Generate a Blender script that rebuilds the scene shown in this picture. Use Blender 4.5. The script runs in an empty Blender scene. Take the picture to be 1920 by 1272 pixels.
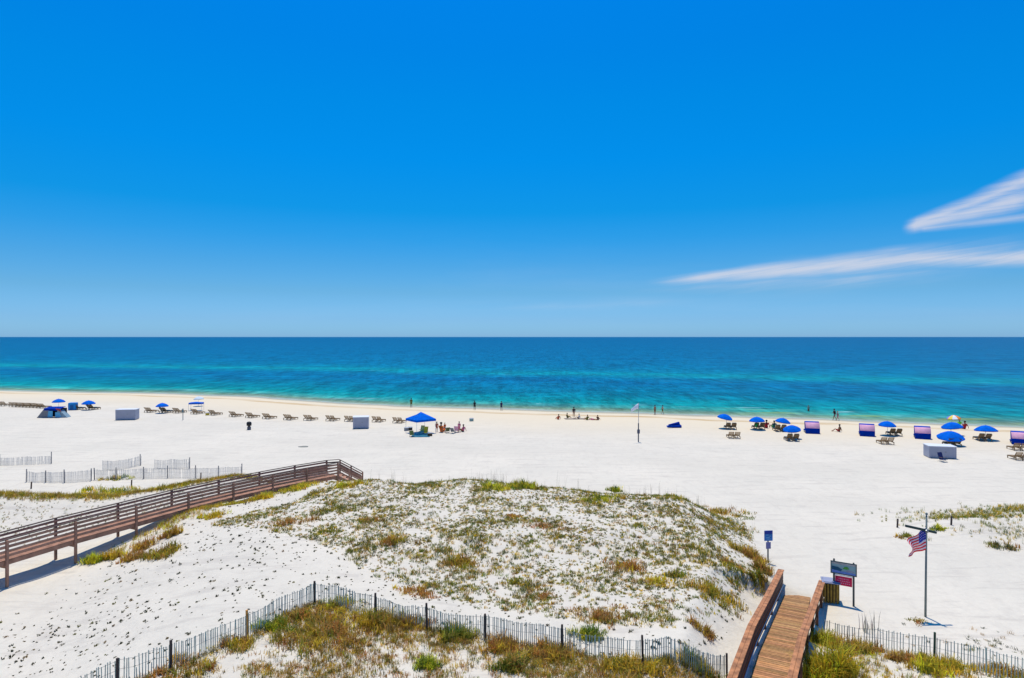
import bpy, bmesh, math, random
import numpy as np
from mathutils import Vector, Matrix
R = math.radians
random.seed(7); RNG = np.random.default_rng(11)
SC = bpy.context.scene
COL = SC.collection

# ------------------------------------------------------------------ camera
CAM_H = 13.5
F = 1200.0            # focal length in photo pixels (photo 1920 wide)
HOR = 632.0
cam_d = bpy.data.cameras.new("camera"); cam = bpy.data.objects.new("camera", cam_d); COL.objects.link(cam)
cam.location = (0, 0, CAM_H); cam.rotation_euler = (R(90), 0, 0)
cam_d.sensor_width = 36; cam_d.lens = 36 * F / 1920; cam_d.shift_y = (HOR - 636) / 1920
cam_d.clip_start = 0.1; cam_d.clip_end = 200000
SC.camera = cam

# ------------------------------------------------------------------ sky and sun
SUN_EL, SUN_AZ = 77.0, -8.0       # azimuth measured from +Y towards +X
world = bpy.data.worlds.new("World"); SC.world = world; world.use_nodes = True
def build_world():
    nt = world.node_tree; nt.nodes.clear(); N = nt.nodes.new; L = nt.links.new
    out = N('ShaderNodeOutputWorld'); bg = N('ShaderNodeBackground'); L(bg.outputs[0], out.inputs[0])
    sky = N('ShaderNodeTexSky'); sky.sky_type = 'NISHITA'; sky.sun_disc = False
    sky.sun_elevation = R(SUN_EL); sky.sun_rotation = R(SUN_AZ)
    sky.air_density = 1.0; sky.dust_density = 0.6; sky.ozone_density = 2.0
    tc = N('ShaderNodeTexCoord'); sep = N('ShaderNodeSeparateXYZ'); L(tc.outputs['Generated'], sep.inputs[0])
    # deep polarised blue of the photograph: tint of the sky by true elevation
    ramp = N('ShaderNodeValToRGB'); L(sep.outputs['Z'], ramp.inputs[0])
    els = SKY_TINT
    cr = ramp.color_ramp
    while len(cr.elements) < len(els): cr.elements.new(0.5)
    for e, (p, c) in zip(cr.elements, els): e.position = p; e.color = (*c, 1)
    mul = N('ShaderNodeVectorMath'); mul.operation = 'MULTIPLY'
    L(sky.outputs[0], mul.inputs[0]); L(ramp.outputs[0], mul.inputs[1])
    scl = N('ShaderNodeVectorMath'); scl.operation = 'SCALE'; scl.inputs['Scale'].default_value = 2.0
    L(mul.outputs[0], scl.inputs[0])
    # cirrus: directions -> (azimuth tangent, elevation tangent)
    def M(op, a, b=None, clamp=False):
        n = N('ShaderNodeMath'); n.operation = op; n.use_clamp = clamp
        for i, v in enumerate((a, b)):
            if v is None: continue
            if isinstance(v, (int, float)): n.inputs[i].default_value = v
            else: L(v, n.inputs[i])
        return n.outputs[0]
    ysafe = M('MAXIMUM', sep.outputs['Y'], 0.02)
    U = M('DIVIDE', sep.outputs['X'], ysafe); V = M('DIVIDE', sep.outputs['Z'], ysafe)
    front = M('GREATER_THAN', sep.outputs['Y'], 0.1)
    def noise(sx, sy, sc, det=5, rough=.6, dist=0.0, off=0.0):
        c = N('ShaderNodeCombineXYZ'); L(M('MULTIPLY', U, sx), c.inputs[0]); L(M('MULTIPLY', V, sy), c.inputs[1]); c.inputs[2].default_value = off
        n = N('ShaderNodeTexNoise'); n.inputs['Scale'].default_value = sc; n.inputs['Detail'].default_value = det
        n.inputs['Roughness'].default_value = rough; n.inputs['Distortion'].default_value = dist
        L(c.outputs[0], n.inputs['Vector']); return n.outputs[0]
    wobn = None
    def streak(u0, v0, u1, v1, w0, w1, warp=.02, soft_end=.12, end_soft=10.0):
        # soft spindle of cloud along a line in direction space
        wob = M('MULTIPLY', wobn, warp)
        t = M('DIVIDE', M('SUBTRACT', U, u0), (u1 - u0))
        line = M('ADD', M('MULTIPLY', t, v1 - v0), v0)
        dv = M('SUBTRACT', M('ADD', V, wob), line)
        w = M('ADD', M('MULTIPLY', t, w1 - w0), w0)
        g = M('DIVIDE', M('ABSOLUTE', dv), w)
        body = M('SUBTRACT', 1.0, g, True)
        a = M('DIVIDE', t, soft_end, True); b = M('DIVIDE', M('SUBTRACT', 1 + end_soft, t), end_soft, True)
        return M('MULTIPLY', body, M('MULTIPLY', a, b))
    wobn = M('SUBTRACT', noise(2.2, 6, 1.6, 3, .6, 0, 1), .5)
    Vs = V; V = M('SUBTRACT', V, M('MULTIPLY', U, .16)); fib = noise(1.6, 34.0, 2.0, 7, .68, .9); V = Vs
    lump = noise(3.0, 5.0, 2.0, 4, .55, .2, 3)
    tex = M('MULTIPLY', M('ADD', M('MULTIPLY', M('SUBTRACT', fib, .18), 1.6), M('MULTIPLY', M('SUBTRACT', lump, .2), .9)), 1.25)
    total = None
    for a in CLOUDS:
        s = M('MULTIPLY', streak(*a[:6], *a[6:9]), a[9])
        total = s if total is None else M('MAXIMUM', total, s)
    sm = N('ShaderNodeMapRange'); sm.interpolation_type = 'SMOOTHSTEP'
    L(M('MULTIPLY', total, tex), sm.inputs[0]); sm.inputs[1].default_value = .0; sm.inputs[2].default_value = 1.15
    veil = M('MULTIPLY', M('SUBTRACT', noise(1.2, 9, 1.4, 5, .6, .3, 9), .5, True), 0.22)
    lowv = M('SUBTRACT', 1.0, M('MULTIPLY', M('ABSOLUTE', M('SUBTRACT', V, .07)), 9), True)
    alpha = M('MULTIPLY', M('ADD', M('MULTIPLY', sm.outputs[0], .72), M('MULTIPLY', veil, lowv), True), front)
    mix = N('ShaderNodeMix'); mix.data_type = 'RGBA'; L(alpha, mix.inputs['Factor'])
    L(scl.outputs[0], mix.inputs['A']); mix.inputs['B'].default_value = CLOUD_COL
    L(mix.outputs['Result'], bg.inputs[0]); bg.inputs[1].default_value = SKY_STRENGTH
SKY_STRENGTH = 0.10
SKY_TINT = [(0.0, (0.2531, 0.5322, 1.0498)), (0.01, (0.2317, 0.5027, 0.962)), (0.0267, (0.2051, 0.4383, 0.8458)), (0.0682, (0.1533, 0.3714, 0.6267)), (0.1093, (0.0978, 0.357, 0.6072)), (0.15, (0.0422, 0.3536, 0.6252)), (0.1898, (0.0099, 0.3547, 0.6408)), (0.2666, (0.0019, 0.3796, 0.7187)), (0.3387, (0.0007, 0.3948, 0.7435)), (0.4053, (0.0008, 0.3895, 0.7789)), (0.4648, (0.0008, 0.3982, 0.8234))]
CLOUD_COL = (7.4, 7.3, 7.9, 1)
def uv(px, py): return ((px - 960) / F, (HOR - py) / F)
CLOUDS = []
for (x0, y0, x1, y1, w0, w1, warp, se, es, st) in [
    (1200, 532, 1650, 492, 12, 30, .014, .25, .9, 1.0),
    (1400, 500, 2150, 474, 20, 28, .016, .35, 3.0, 1.0),
    (1150, 552, 1620, 520, 14, 34, .014, .4, .7, .42),
    (1688, 432, 1990, 316, 18, 32, .024, .10, 2.0, 1.0),
    (1690, 430, 1900, 378, 20, 34, .020, .12, .45, 1.0),
    (1694, 434, 2020, 398, 11, 18, .016, .12, 1.5, .7),
    (860, 586, 1220, 568, 8, 22, .016, .5, .6, .26)]:
    a, b = uv(x0, y0), uv(x1, y1)
    CLOUDS.append((*a, *b, w0 / F, w1 / F, warp, se, es, st))
build_world()
sun_d = bpy.data.lights.new("sun", 'SUN'); sun = bpy.data.objects.new("sun", sun_d); COL.objects.link(sun)
sun_d.energy = 4.0; sun_d.angle = R(0.53); sun_d.color = (1.0, 0.93, 0.80)
sv = Vector((math.sin(R(SUN_AZ)) * math.cos(R(SUN_EL)), math.cos(R(SUN_AZ)) * math.cos(R(SUN_EL)), math.sin(R(SUN_EL))))
sun.rotation_euler = sv.to_track_quat('Z', 'Y').to_euler(); sun.location = (0, 0, 60)
SC.view_settings.view_transform = 'Standard'; SC.view_settings.look = 'None'
SC.view_settings.gamma = 1; SC.view_settings.exposure = 0
SC.cycles.max_bounces = 4; SC.cycles.diffuse_bounces = 2; SC.cycles.glossy_bounces = 2; SC.cycles.transparent_max_bounces = 12

# ------------------------------------------------------------------ ground shape
_T = RNG.random((256, 256))
def vn(x, y, seed=0):
    x = np.asarray(x, float) + seed * 17.3; y = np.asarray(y, float) + seed * 31.7
    xi = np.floor(x).astype(int); yi = np.floor(y).astype(int); fx = x - xi; fy = y - yi
    fx = fx * fx * (3 - 2 * fx); fy = fy * fy * (3 - 2 * fy)
    g = lambda a, b: _T[a & 255, b & 255]
    return ((g(xi, yi) * (1 - fx) + g(xi + 1, yi) * fx) * (1 - fy) + (g(xi, yi + 1) * (1 - fx) + g(xi + 1, yi + 1) * fx) * fy) * 2 - 1
def fbm(x, y, seed=0, o=3):
    s = 0; a = 1; t = 0
    for i in range(o): s = s + a * vn(x * 2 ** i, y * 2 ** i, seed + i); t += a; a *= .5
    return s / t
def ss(a, b, x):
    t = np.clip((x - a) / (b - a), 0, 1); return t * t * (3 - 2 * t)
SHX = [-3000, -400, -137, -86.3, -60.8, -36.9, -17.5, 0, 16.2, 31.4, 50.8, 66.1, 81.7, 400, 3000]
SHY = [722, 222, 171.6, 161.9, 151.9, 138.4, 131.5, 126.6, 121.7, 117.9, 112.9, 107.3, 102.1, -10, -1000]
def ysh(x): return np.interp(x, SHX, SHY)
def shore(x, y):
    w = 0.8 * vn(np.asarray(x) / 14, 0 * np.asarray(x), 5) + .35 * vn(np.asarray(x) / 4, 0 * np.asarray(x), 6)
    return (y - ysh(x)) * .94 + w
WATER_Z = -0.8
def hgt(x, y):
    x = np.asarray(x, float); y = np.asarray(y, float)
    s = shore(x, y)
    b = -0.8 * ss(-20, 0, s) - 0.035 * np.clip(s, 0, 150) + .10 * np.exp(-((s + 22) / 4) ** 2)
    n5 = fbm(x / 5, y / 5, 1); n1 = fbm(x / 1.3, y / 1.3, 4, 2)
    xl0 = np.interp(y, [0, 20, 26, 36, 38.5, 41, 45, 50, 56], [-12, -19, -21, -26.5, -27, -29, -30, -28, -26])
    xl1 = np.interp(y, [0, 20, 26, 36, 40, 45, 50, 56], [-6, -11.5, -11, -15, -14, -12, -10, -9])
    Lm = ss(xl0, xl1, x)
    xr = np.interp(y, [0, 20, 24, 30, 34, 36, 41.8, 47.6, 52], [1, 11.5, 13, 15.5, 16.2, 16.0, 16.6, 17.8, 17.4])
    Rm = 1 - ss(xr - 6.5, xr, x)
    yb = np.interp(x, [-20, -15, -11.7, -2.5, 4, 9.3, 12.5, 15, 18], [53, 52, 50, 50.5, 48.3, 46.3, 45.5, 44.5, 44]) + .7 * vn(x / 3, x * 0, 9)
    Bm = 1 - ss(yb, yb + 5, y)
    P = 1.9 + .22 * np.exp(-((y - yb + 1.5) / 3) ** 2) - .35 * np.exp(-((y - 33) / 4) ** 2) + .28 * n5 + .07 * n1
    Mn = P * Lm * Rm * Bm + .5 * np.exp(-((x + 22.5) / 3) ** 2 - ((y - 44.5) / 3) ** 2)
    yr = np.interp(x, [-200, -60, -31, -27.7, -22], [52, 50.5, 49.5, 53.5, 58])
    lim = 1 - ss(-25, -20, x)
    Rg = (1.15 + .25 * n5) * np.exp(-((y - yr) / 3.0) ** 2) * lim
    Rd = .62 * np.exp(-((x - 33) / 4.5) ** 2 - ((y - 44.5) / 2.6) ** 2) + .75 * np.exp(-((x - 42) / 6) ** 2 - ((y - 47.5) / 3.0) ** 2)
    te = 29.3 - (x - 13) * .45
    Fr = (.85 + .15 * n5 + .05 * n1) * (1 - ss(te - 4, te, y)) * ss(9.5, 12.5, x) * (1 - ss(60, 90, x))
    pass
    d = (np.clip(Mn, 0, None) ** 3 + Rg ** 3 + Rd ** 3 + Fr ** 3) ** (1 / 3.0)
    small = (.10 * (fbm(x / 3.5, y / 3.5, 8, 2) + .3) * (ss(72, 55, y))) + .025 * fbm(x / .9, y / .9, 12, 2) * ss(95, 60, y) + .012 * vn(x / 2, y / 2, 3)
    fadein = ss(-2, -12, s)
    out = b + d + small * fadein
    dl = np.abs((x - 9.25) * .878 - (y - 23.0) * .478)          # swept clear under the short boardwalk
    dzv = np.clip(1.2 - (y - 24.6) * .1345, .02, 1.2)
    cap = dzv - .18 + 2.2 * ss(.9, 5.5, dl) + 5 * ss(33.0, 35.5, y)
    return np.minimum(out, np.maximum(cap, .0))
def G(px, py, z=None):
    """photo pixel -> point of the ground seen there"""
    if z is not None:
        Y = F * (CAM_H - z) / (py - HOR); return Vector(((px - 960) * Y / F, Y, z))
    Y = np.arange(12, 220, .05); X = (px - 960) * Y / F; Z = CAM_H - (py - HOR) * Y / F
    hh = hgt(X, Y); i = int(np.argmax(Z <= hh))
    return Vector((X[i], Y[i], float(hh[i])))
def H(x, y): return float(hgt(x, y))

# ------------------------------------------------------------------ materials
MATS = {}
def mat(name, col, rough=.6, var=.12, scale=6.0, bump=0.0, metal=0.0, spec=.3, attr=None, stretch=None, transl=0.0):
    if name in MATS: return MATS[name]
    m = bpy.data.materials.new(name); m.use_nodes = True; nt = m.node_tree; N = nt.nodes.new; L = nt.links.new
    p = nt.nodes['Principled BSDF']; p.inputs['Roughness'].default_value = rough; p.inputs['Metallic'].default_value = metal
    p.inputs['Specular IOR Level'].default_value = spec
    tc = N('ShaderNodeTexCoord'); mp = N('ShaderNodeMapping'); L(tc.outputs['Object'], mp.inputs[0])
    if stretch: mp.inputs['Scale'].default_value = stretch
    n = N('ShaderNodeTexNoise'); n.inputs['Scale'].default_value = scale; n.inputs['Detail'].default_value = 5; L(mp.outputs[0], n.inputs['Vector'])
    mx = N('ShaderNodeMix'); mx.data_type = 'RGBA'; mx.blend_type = 'MULTIPLY'; mx.inputs['Factor'].default_value = 1
    rp = N('ShaderNodeMapRange'); L(n.outputs[0], rp.inputs[0]); rp.inputs[1].default_value = .3; rp.inputs[2].default_value = .7
    rp.inputs[3].default_value = 1 - var; rp.inputs[4].default_value = 1 + var
    if attr:
        a = N('ShaderNodeAttribute'); a.attribute_name = attr; L(a.outputs['Color'], mx.inputs['A'])
    else: mx.inputs['A'].default_value = (*col, 1)
    L(rp.outputs[0], mx.inputs['B']); L(mx.outputs['Result'], p.inputs['Base Color'])
    if bump:
        b = N('ShaderNodeBump'); b.inputs['Strength'].default_value = bump; b.inputs['Distance'].default_value = .01
        L(n.outputs[0], b.inputs['Height']); L(b.outputs[0], p.inputs['Normal'])
    if transl:
        t = N('ShaderNodeBsdfTranslucent'); L(mx.outputs['Result'], t.inputs[0]); ms = N('ShaderNodeMixShader'); ms.inputs[0].default_value = transl
        L(p.outputs[0], ms.inputs[1]); L(t.outputs[0], ms.inputs[2]); L(ms.outputs[0], nt.nodes['Material Output'].inputs[0])
    MATS[name] = m; return m
def sand_material():
    m = bpy.data.materials.new("white_sand"); m.use_nodes = True; nt = m.node_tree; N = nt.nodes.new; L = nt.links.new
    p = nt.nodes['Principled BSDF']; p.inputs['Roughness'].default_value = .9; p.inputs['Specular IOR Level'].default_value = .1
    at = N('ShaderNodeAttribute'); at.attribute_name = 'shore'
    tc = N('ShaderNodeTexCoord')
    def noise(sc, det=4, rough=.6, scl=(1, 1, 1)):
        mp = N('ShaderNodeMapping'); mp.inputs['Scale'].default_value = scl; L(tc.outputs['Object'], mp.inputs[0])
        n = N('ShaderNodeTexNoise'); n.inputs['Scale'].default_value = sc; n.inputs['Detail'].default_value = det; n.inputs['Roughness'].default_value = rough
        L(mp.outputs[0], n.inputs['Vector']); return n.outputs[0]
    def MR(x, a, b, c, d, it='LINEAR'):
        r = N('ShaderNodeMapRange'); r.interpolation_type = it; L(x, r.inputs[0])
        for i, v in enumerate((a, b, c, d)): r.inputs[i + 1].default_value = v
        return r.outputs[0]
    def M(op, a, b):
        n = N('ShaderNodeMath'); n.operation = op
        for i, v in enumerate((a, b)):
            if isinstance(v, (int, float)): n.inputs[i].default_value = v
            else: L(v, n.inputs[i])
        return n.outputs[0]
    def mixc(f, a, b):
        x = N('ShaderNodeMix'); x.data_type = 'RGBA'
        if isinstance(f, (int, float)): x.inputs['Factor'].default_value = f
        else: L(f, x.inputs['Factor'])
        for s, v in (('A', a), ('B', b)):
            if isinstance(v, tuple): x.inputs[s].default_value = (*v, 1)
            else: L(v, x.inputs[s])
        return x.outputs['Result']
    # distance to the waterline, wobbled
    along = noise(.05, 3, .6, (1, .3, 1)); fine = noise(.35, 4)
    s = M('ADD', at.outputs['Fac'], M('MULTIPLY', M('SUBTRACT', along, .5), 9.0))
    s = M('ADD', s, M('MULTIPLY', M('SUBTRACT', fine, .5), 2.0))
    base = mixc(MR(noise(.12, 5), .35, .65, 0, 1), SAND_A, SAND_B)
    grain = MR(noise(3.5, 6, .7), .3, .7, 0, 1); base = mixc(M('MULTIPLY', grain, .35), base, SAND_C)
    track = MR(noise(.9, 5, .65, (.25, 1.6, 1)), .52, .66, 0, .5, 'SMOOTHSTEP'); base = mixc(track, base, SAND_D)
    scuff = MR(noise(1.1, 5, .75, (1.2, .45, 1)), .50, .66, 0, .32); base = mixc(scuff, base, SAND_D)
    broad = MR(noise(.06, 4, .6, (.5, 1.4, 1)), .45, .62, 0, .30); base = mixc(broad, base, SAND_C)
    c = mixc(MR(s, -42, -14, 0, 1, 'SMOOTHSTEP'), base, SAND_CREAM)
    band = M('MULTIPLY', MR(s, -12.5, -10, 0, 1, 'SMOOTHSTEP'), MR(s, -8.5, -6.5, 1, 0, 'SMOOTHSTEP'))
    c = mixc(M('MULTIPLY', band, MR(noise(.25, 5, .7, (.3, 1, 1)), .35, .6, .15, .9)), c, SAND_WRACK)
    sw = M('ADD', at.outputs['Fac'], M('MULTIPLY', M('SUBTRACT', fine, .5), 1.5))
    c = mixc(MR(sw, -3.6, -1.6, 0, 1, 'SMOOTHSTEP'), c, SAND_WET)
    L(c, p.inputs['Base Color']); L(MR(sw, -3, -1, .9, .35), p.inputs['Roughness'])
    # trodden surface
    v = N('ShaderNodeTexVoronoi'); v.feature = 'SMOOTH_F1'; v.inputs['Scale'].default_value = 1.9; L(tc.outputs['Object'], v.inputs['Vector'])
    hsum = M('ADD', M('MULTIPLY', v.outputs['Distance'], .5), M('MULTIPLY', noise(2.4, 8, .65), .9))
    b = N('ShaderNodeBump'); b.inputs['Strength'].default_value = .55; b.inputs['Distance'].default_value = .16; L(hsum, b.inputs['Height'])
    L(b.outputs[0], p.inputs['Normal'])
    return m
SAND_A, SAND_B, SAND_C, SAND_D = (.74, .66, .53), (.67, .605, .49), (.58, .52, .42), (.52, .46, .38)
SAND_CREAM, SAND_WRACK, SAND_WET = (.72, .60, .42), (.54, .36, .17), (.46, .40, .26)

# ------------------------------------------------------------------ mesh helpers
def tag(o, label=None, cat=None, group=None, kind=None):
    if label: o['label'] = label
    if cat: o['category'] = cat
    if group: o['group'] = group
    if kind: o['kind'] = kind
    return o
class MB:
    def __init__(s): s.v = []; s.f = []
    def add(s, vs, fs):
        n = len(s.v); s.v += [tuple(v) for v in vs]; s.f += [tuple(i + n for i in f) for f in fs]; return s
    def beam(s, p0, p1, w, h, up=(0, 0, 1)):
        p0 = Vector(p0); p1 = Vector(p1); d = (p1 - p0).normalized(); up = Vector(up)
        sd = d.cross(up)
        if sd.length < 1e-4: sd = d.cross(Vector((0, 1, 0)))
        sd.normalize(); u = sd.cross(d)
        vs = []
        for p in (p0, p1):
            for a, b in ((-1, -1), (1, -1), (1, 1), (-1, 1)): vs.append(p + sd * (a * w / 2) + u * (b * h / 2))
        return s.add(vs, [(0, 1, 2, 3), (7, 6, 5, 4), (0, 4, 5, 1), (1, 5, 6, 2), (2, 6, 7, 3), (3, 7, 4, 0)])
    def box(s, c, d, rz=0):
        cx, cy, cz = c; x, y, z = (q / 2 for q in d); ca, sa = math.cos(rz), math.sin(rz)
        vs = [(cx + a * x * ca - b * y * sa, cy + a * x * sa + b * y * ca, cz + k * z) for k in (-1, 1) for a, b in ((-1, -1), (1, -1), (1, 1), (-1, 1))]
        return s.add(vs, [(3, 2, 1, 0), (4, 5, 6, 7), (0, 1, 5, 4), (1, 2, 6, 5), (2, 3, 7, 6), (3, 0, 4, 7)])
    def tube(s, p0, p1, r0, r1=None, n=8):
        r1 = r0 if r1 is None else r1
        p0 = Vector(p0); p1 = Vector(p1); d = (p1 - p0).normalized(); a = d.cross(Vector((0, 0, 1)))
        if a.length < 1e-3: a = Vector((1, 0, 0))
        a.normalize(); b = d.cross(a); vs = []
        for p, r in ((p0, r0), (p1, r1)):
            for i in range(n): t = 2 * math.pi * i / n; vs.append(p + a * r * math.cos(t) + b * r * math.sin(t))
        fs = [(i, (i + 1) % n, n + (i + 1) % n, n + i) for i in range(n)] + [tuple(range(n - 1, -1, -1)), tuple(range(n, 2 * n))]
        return s.add(vs, fs)
    def lathe(s, prof, n=12, c=(0, 0, 0)):
        vs = []
        for r, z in prof:
            for i in range(n): t = 2 * math.pi * i / n; vs.append((c[0] + r * math.cos(t), c[1] + r * math.sin(t), c[2] + z))
        fs = [(k * n + i, k * n + (i + 1) % n, (k + 1) * n + (i + 1) % n, (k + 1) * n + i) for k in range(len(prof) - 1) for i in range(n)]
        fs += [tuple(range(n - 1, -1, -1)), tuple(range((len(prof) - 1) * n, len(prof) * n))]
        return s.add(vs, fs)
    def build(s, name, m, parent=None, bevel=0, smooth=False, thick=0):
        me = bpy.data.meshes.new(name); me.from_pydata(s.v, [], s.f); me.validate(); me.update()
        if m: me.materials.append(m)
        o = bpy.data.objects.new(name, me); COL.objects.link(o); o.parent = parent
        if smooth:
            me.polygons.foreach_set('use_smooth', [True] * len(me.polygons))
        if thick:
            k = o.modifiers.new('solid', 'SOLIDIFY'); k.thickness = thick; k.offset = 0
        if bevel:
            k = o.modifiers.new('bevel', 'BEVEL'); k.width = bevel; k.segments = 2; k.limit_method = 'ANGLE'
        return o
def empty(name, loc, rz=0, label=None, cat=None, group=None):
    o = bpy.data.objects.new(name, None); COL.objects.link(o); o.location = loc; o.rotation_euler = (0, 0, rz)
    return tag(o, label, cat, group)
def kids(o): return [c for c in bpy.data.objects if c.parent == o]
def copy_tree(o, loc=None, rz=None, label=None, group=None, parent=None, scale=None):
    c = o.copy(); COL.objects.link(c); c.parent = parent
    if loc is not None: c.location = loc
    if rz is not None: c.rotation_euler = (0, 0, rz)
    if scale is not None: c.scale = scale
    if label: c['label'] = label
    if group: c['group'] = group
    for k in CH.get(o.name) or kids(o): copy_tree(k, parent=c)
    return c
CH = {}

# ------------------------------------------------------------------ ground and sea meshes
def axis(stops):
    out = [stops[0][0]]
    for (a, b, st0, st1) in stops:
        x = a
        while x < b - 1e-6:
            t = (x - a) / (b - a); x = min(b, x + st0 + (st1 - st0) * t); out.append(x)
    return np.array(sorted(set(round(v, 4) for v in out)))
def grid_mesh(name, X, Y, Z, m, attrs):
    ny, nx = X.shape
    co = np.stack([X, Y, Z], -1).reshape(-1, 3)
    i = np.arange(ny * nx).reshape(ny, nx)
    q = np.stack([i[:-1, :-1], i[:-1, 1:], i[1:, 1:], i[1:, :-1]], -1).reshape(-1, 4)
    me = bpy.data.meshes.new(name); me.vertices.add(len(co)); me.vertices.foreach_set('co', co.ravel())
    me.loops.add(q.size); me.loops.foreach_set('vertex_index', q.ravel().astype(np.int32))
    me.polygons.add(len(q)); me.polygons.foreach_set('loop_start', np.arange(0, q.size, 4, dtype=np.int32))
    me.update(calc_edges=True); me.polygons.foreach_set('use_smooth', [True] * len(q))
    for k, v in attrs.items():
        a = me.attributes.new(k, 'FLOAT', 'POINT'); a.data.foreach_set('value', v.ravel().astype(np.float32))
    me.materials.append(m); o = bpy.data.objects.new(name, me); COL.objects.link(o); return o
xs = axis([(-3000, -400, 300, 100), (-400, -60, 40, 3), (-60, -32, 2, .3), (-32, 24, .2, .2), (24, 50, .25, 1), (50, 400, 2, 40), (400, 3000, 100, 300)])
ys_ = axis([(-400, 0, 60, 10), (0, 18, 2, .3), (18, 58, .18, .22), (58, 100, .4, .8), (100, 180, .8, .8), (180, 400, 4, 20), (400, 3000, 60, 300)])
X, Y = np.meshgrid(xs, ys_); Z = hgt(X, Y); S = shore(X, Y)
ground = grid_mesh('beach_sand', X, Y, Z, sand_material(), {'shore': S}); tag(ground, kind='structure')

def water_material():
    m = bpy.data.materials.new("sea_water"); m.use_nodes = True; nt = m.node_tree; N = nt.nodes.new; L = nt.links.new
    p = nt.nodes['Principled BSDF']; p.inputs['Roughness'].default_value = .35; p.inputs['Specular IOR Level'].default_value = .02
    p.inputs['IOR'].default_value = 1.33
    at = N('ShaderNodeAttribute'); at.attribute_name = 'shore'; tc = N('ShaderNodeTexCoord')
    def M(op, a, b, clamp=False):
        n = N('ShaderNodeMath'); n.operation = op; n.use_clamp = clamp
        for i, v in enumerate((a, b)):
            if isinstance(v, (int, float)): n.inputs[i].default_value = v
            else: L(v, n.inputs[i])
        return n.outputs[0]
    def noise(sc, det=4, rough=.6, scl=(1, 1, 1), rz=-.38, dist=0):
        mp = N('ShaderNodeMapping'); mp.inputs['Scale'].default_value = scl; mp.inputs['Rotation'].default_value = (0, 0, -rz); L(tc.outputs['Object'], mp.inputs[0])
        n = N('ShaderNodeTexNoise'); n.inputs['Scale'].default_value = sc; n.inputs['Detail'].default_value = det; n.inputs['Roughness'].default_value = rough
        n.inputs['Distortion'].default_value = dist
        L(mp.outputs[0], n.inputs['Vector']); return n.outputs[0]
    big = noise(.02, 4, .6, (.5, 1.3, 1)); mid = noise(.10, 6, .65, (.35, 1.2, 1)); sml = noise(.8, 6, .7, (.4, 1, 1))
    s0 = at.outputs['Fac']
    s1 = M('ADD', s0, M('MULTIPLY', M('SUBTRACT', big, .5), M('MULTIPLY', s0, .25)))
    s2 = M('ADD', s1, M('MULTIPLY', M('SUBTRACT', mid, .5), M('MULTIPLY', s0, .13)))
    s2 = M('ADD', s2, M('MULTIPLY', M('SUBTRACT', sml, .5), 2.0)); s2 = M('MAXIMUM', s2, 0.0)
    u = M('DIVIDE', s2, M('ADD', s2, 100.0))
    rp = N('ShaderNodeValToRGB'); L(u, rp.inputs[0]); cr = rp.color_ramp
    while len(cr.elements) < len(WATER): cr.elements.new(.5)
    for e, (p_, c) in zip(cr.elements, WATER): e.position = p_ / (p_ + 100); e.color = (*c, 1)
    # ripples: fine light and dark streaks of the surface colour
    mx = N('ShaderNodeMix'); mx.data_type = 'RGBA'; mx.blend_type = 'MULTIPLY'; mx.inputs['Factor'].default_value = 1
    r = N('ShaderNodeMapRange'); L(M('ADD', M('MULTIPLY', noise(.35, 7, .72, (.3, 1.1, 1), dist=.4), .6), M('MULTIPLY', mid, .4)), r.inputs[0])
    r.inputs[1].default_value = .36; r.inputs[2].default_value = .64; r.inputs[3].default_value = .74; r.inputs[4].default_value = 1.26
    L(r.outputs[0], mx.inputs['B'])
    # wind patches: darker blue and greener water side by side
    pt = M('ADD', M('MULTIPLY', noise(.16, 3, .6, (.55, 1, 1), dist=.8), .6), M('MULTIPLY', noise(.045, 3, .6, (.5, 1, 1), dist=.6), .4))
    pr = N('ShaderNodeMapRange'); L(pt, pr.inputs[0]); pr.inputs[1].default_value = .40; pr.inputs[2].default_value = .60; pr.inputs[3].default_value = .80; pr.inputs[4].default_value = 1.18
    hv = N('ShaderNodeCombineXYZ'); hv.inputs[0].default_value = 1; L(pr.outputs[0], hv.inputs[1]); pb = N('ShaderNodeMapRange'); L(pt, pb.inputs[0])
    pb.inputs[1].default_value = .40; pb.inputs[2].default_value = .60; pb.inputs[3].default_value = .86; pb.inputs[4].default_value = 1.10; L(pb.outputs[0], hv.inputs[2])
    pm_ = N('ShaderNodeVectorMath'); pm_.operation = 'MULTIPLY'; L(rp.outputs[0], pm_.inputs[0]); L(hv.outputs[0], pm_.inputs[1])
    # chop: short dashes of light and shade
    ch = M('ADD', M('MULTIPLY', noise(.55, 3, .6, (1.3, .30, 1)), .6), M('MULTIPLY', noise(.13, 4, .7, (1.3, .30, 1)), .4))
    cq = N('ShaderNodeMapRange'); L(ch, cq.inputs[0]); cq.inputs[1].default_value = .38; cq.inputs[2].default_value = .62; cq.inputs[3].default_value = .60; cq.inputs[4].default_value = 1.38
    cm_ = N('ShaderNodeVectorMath'); cm_.operation = 'SCALE'; L(pm_.outputs[0], cm_.inputs[0]); L(cq.outputs[0], cm_.inputs['Scale']); pm_ = cm_
    # yellow green weed drifting in the shallows of the right half
    sx = N('ShaderNodeSeparateXYZ'); L(tc.outputs['Object'], sx.inputs[0])
    wd = N('ShaderNodeMapRange'); wd.interpolation_type = 'SMOOTHSTEP'; L(noise(.12, 4, .6, (.5, 1.5, 1)), wd.inputs[0]); wd.inputs[1].default_value = .52; wd.inputs[2].default_value = .62; wd.inputs[4].default_value = .55
    wz = N('ShaderNodeMapRange'); L(sx.outputs['X'], wz.inputs[0]); wz.inputs[1].default_value = 20; wz.inputs[2].default_value = 50
    ws_ = M('SUBTRACT', 1.0, M('DIVIDE', M('ABSOLUTE', M('SUBTRACT', s1, 7), 0), 8), True)
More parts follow.
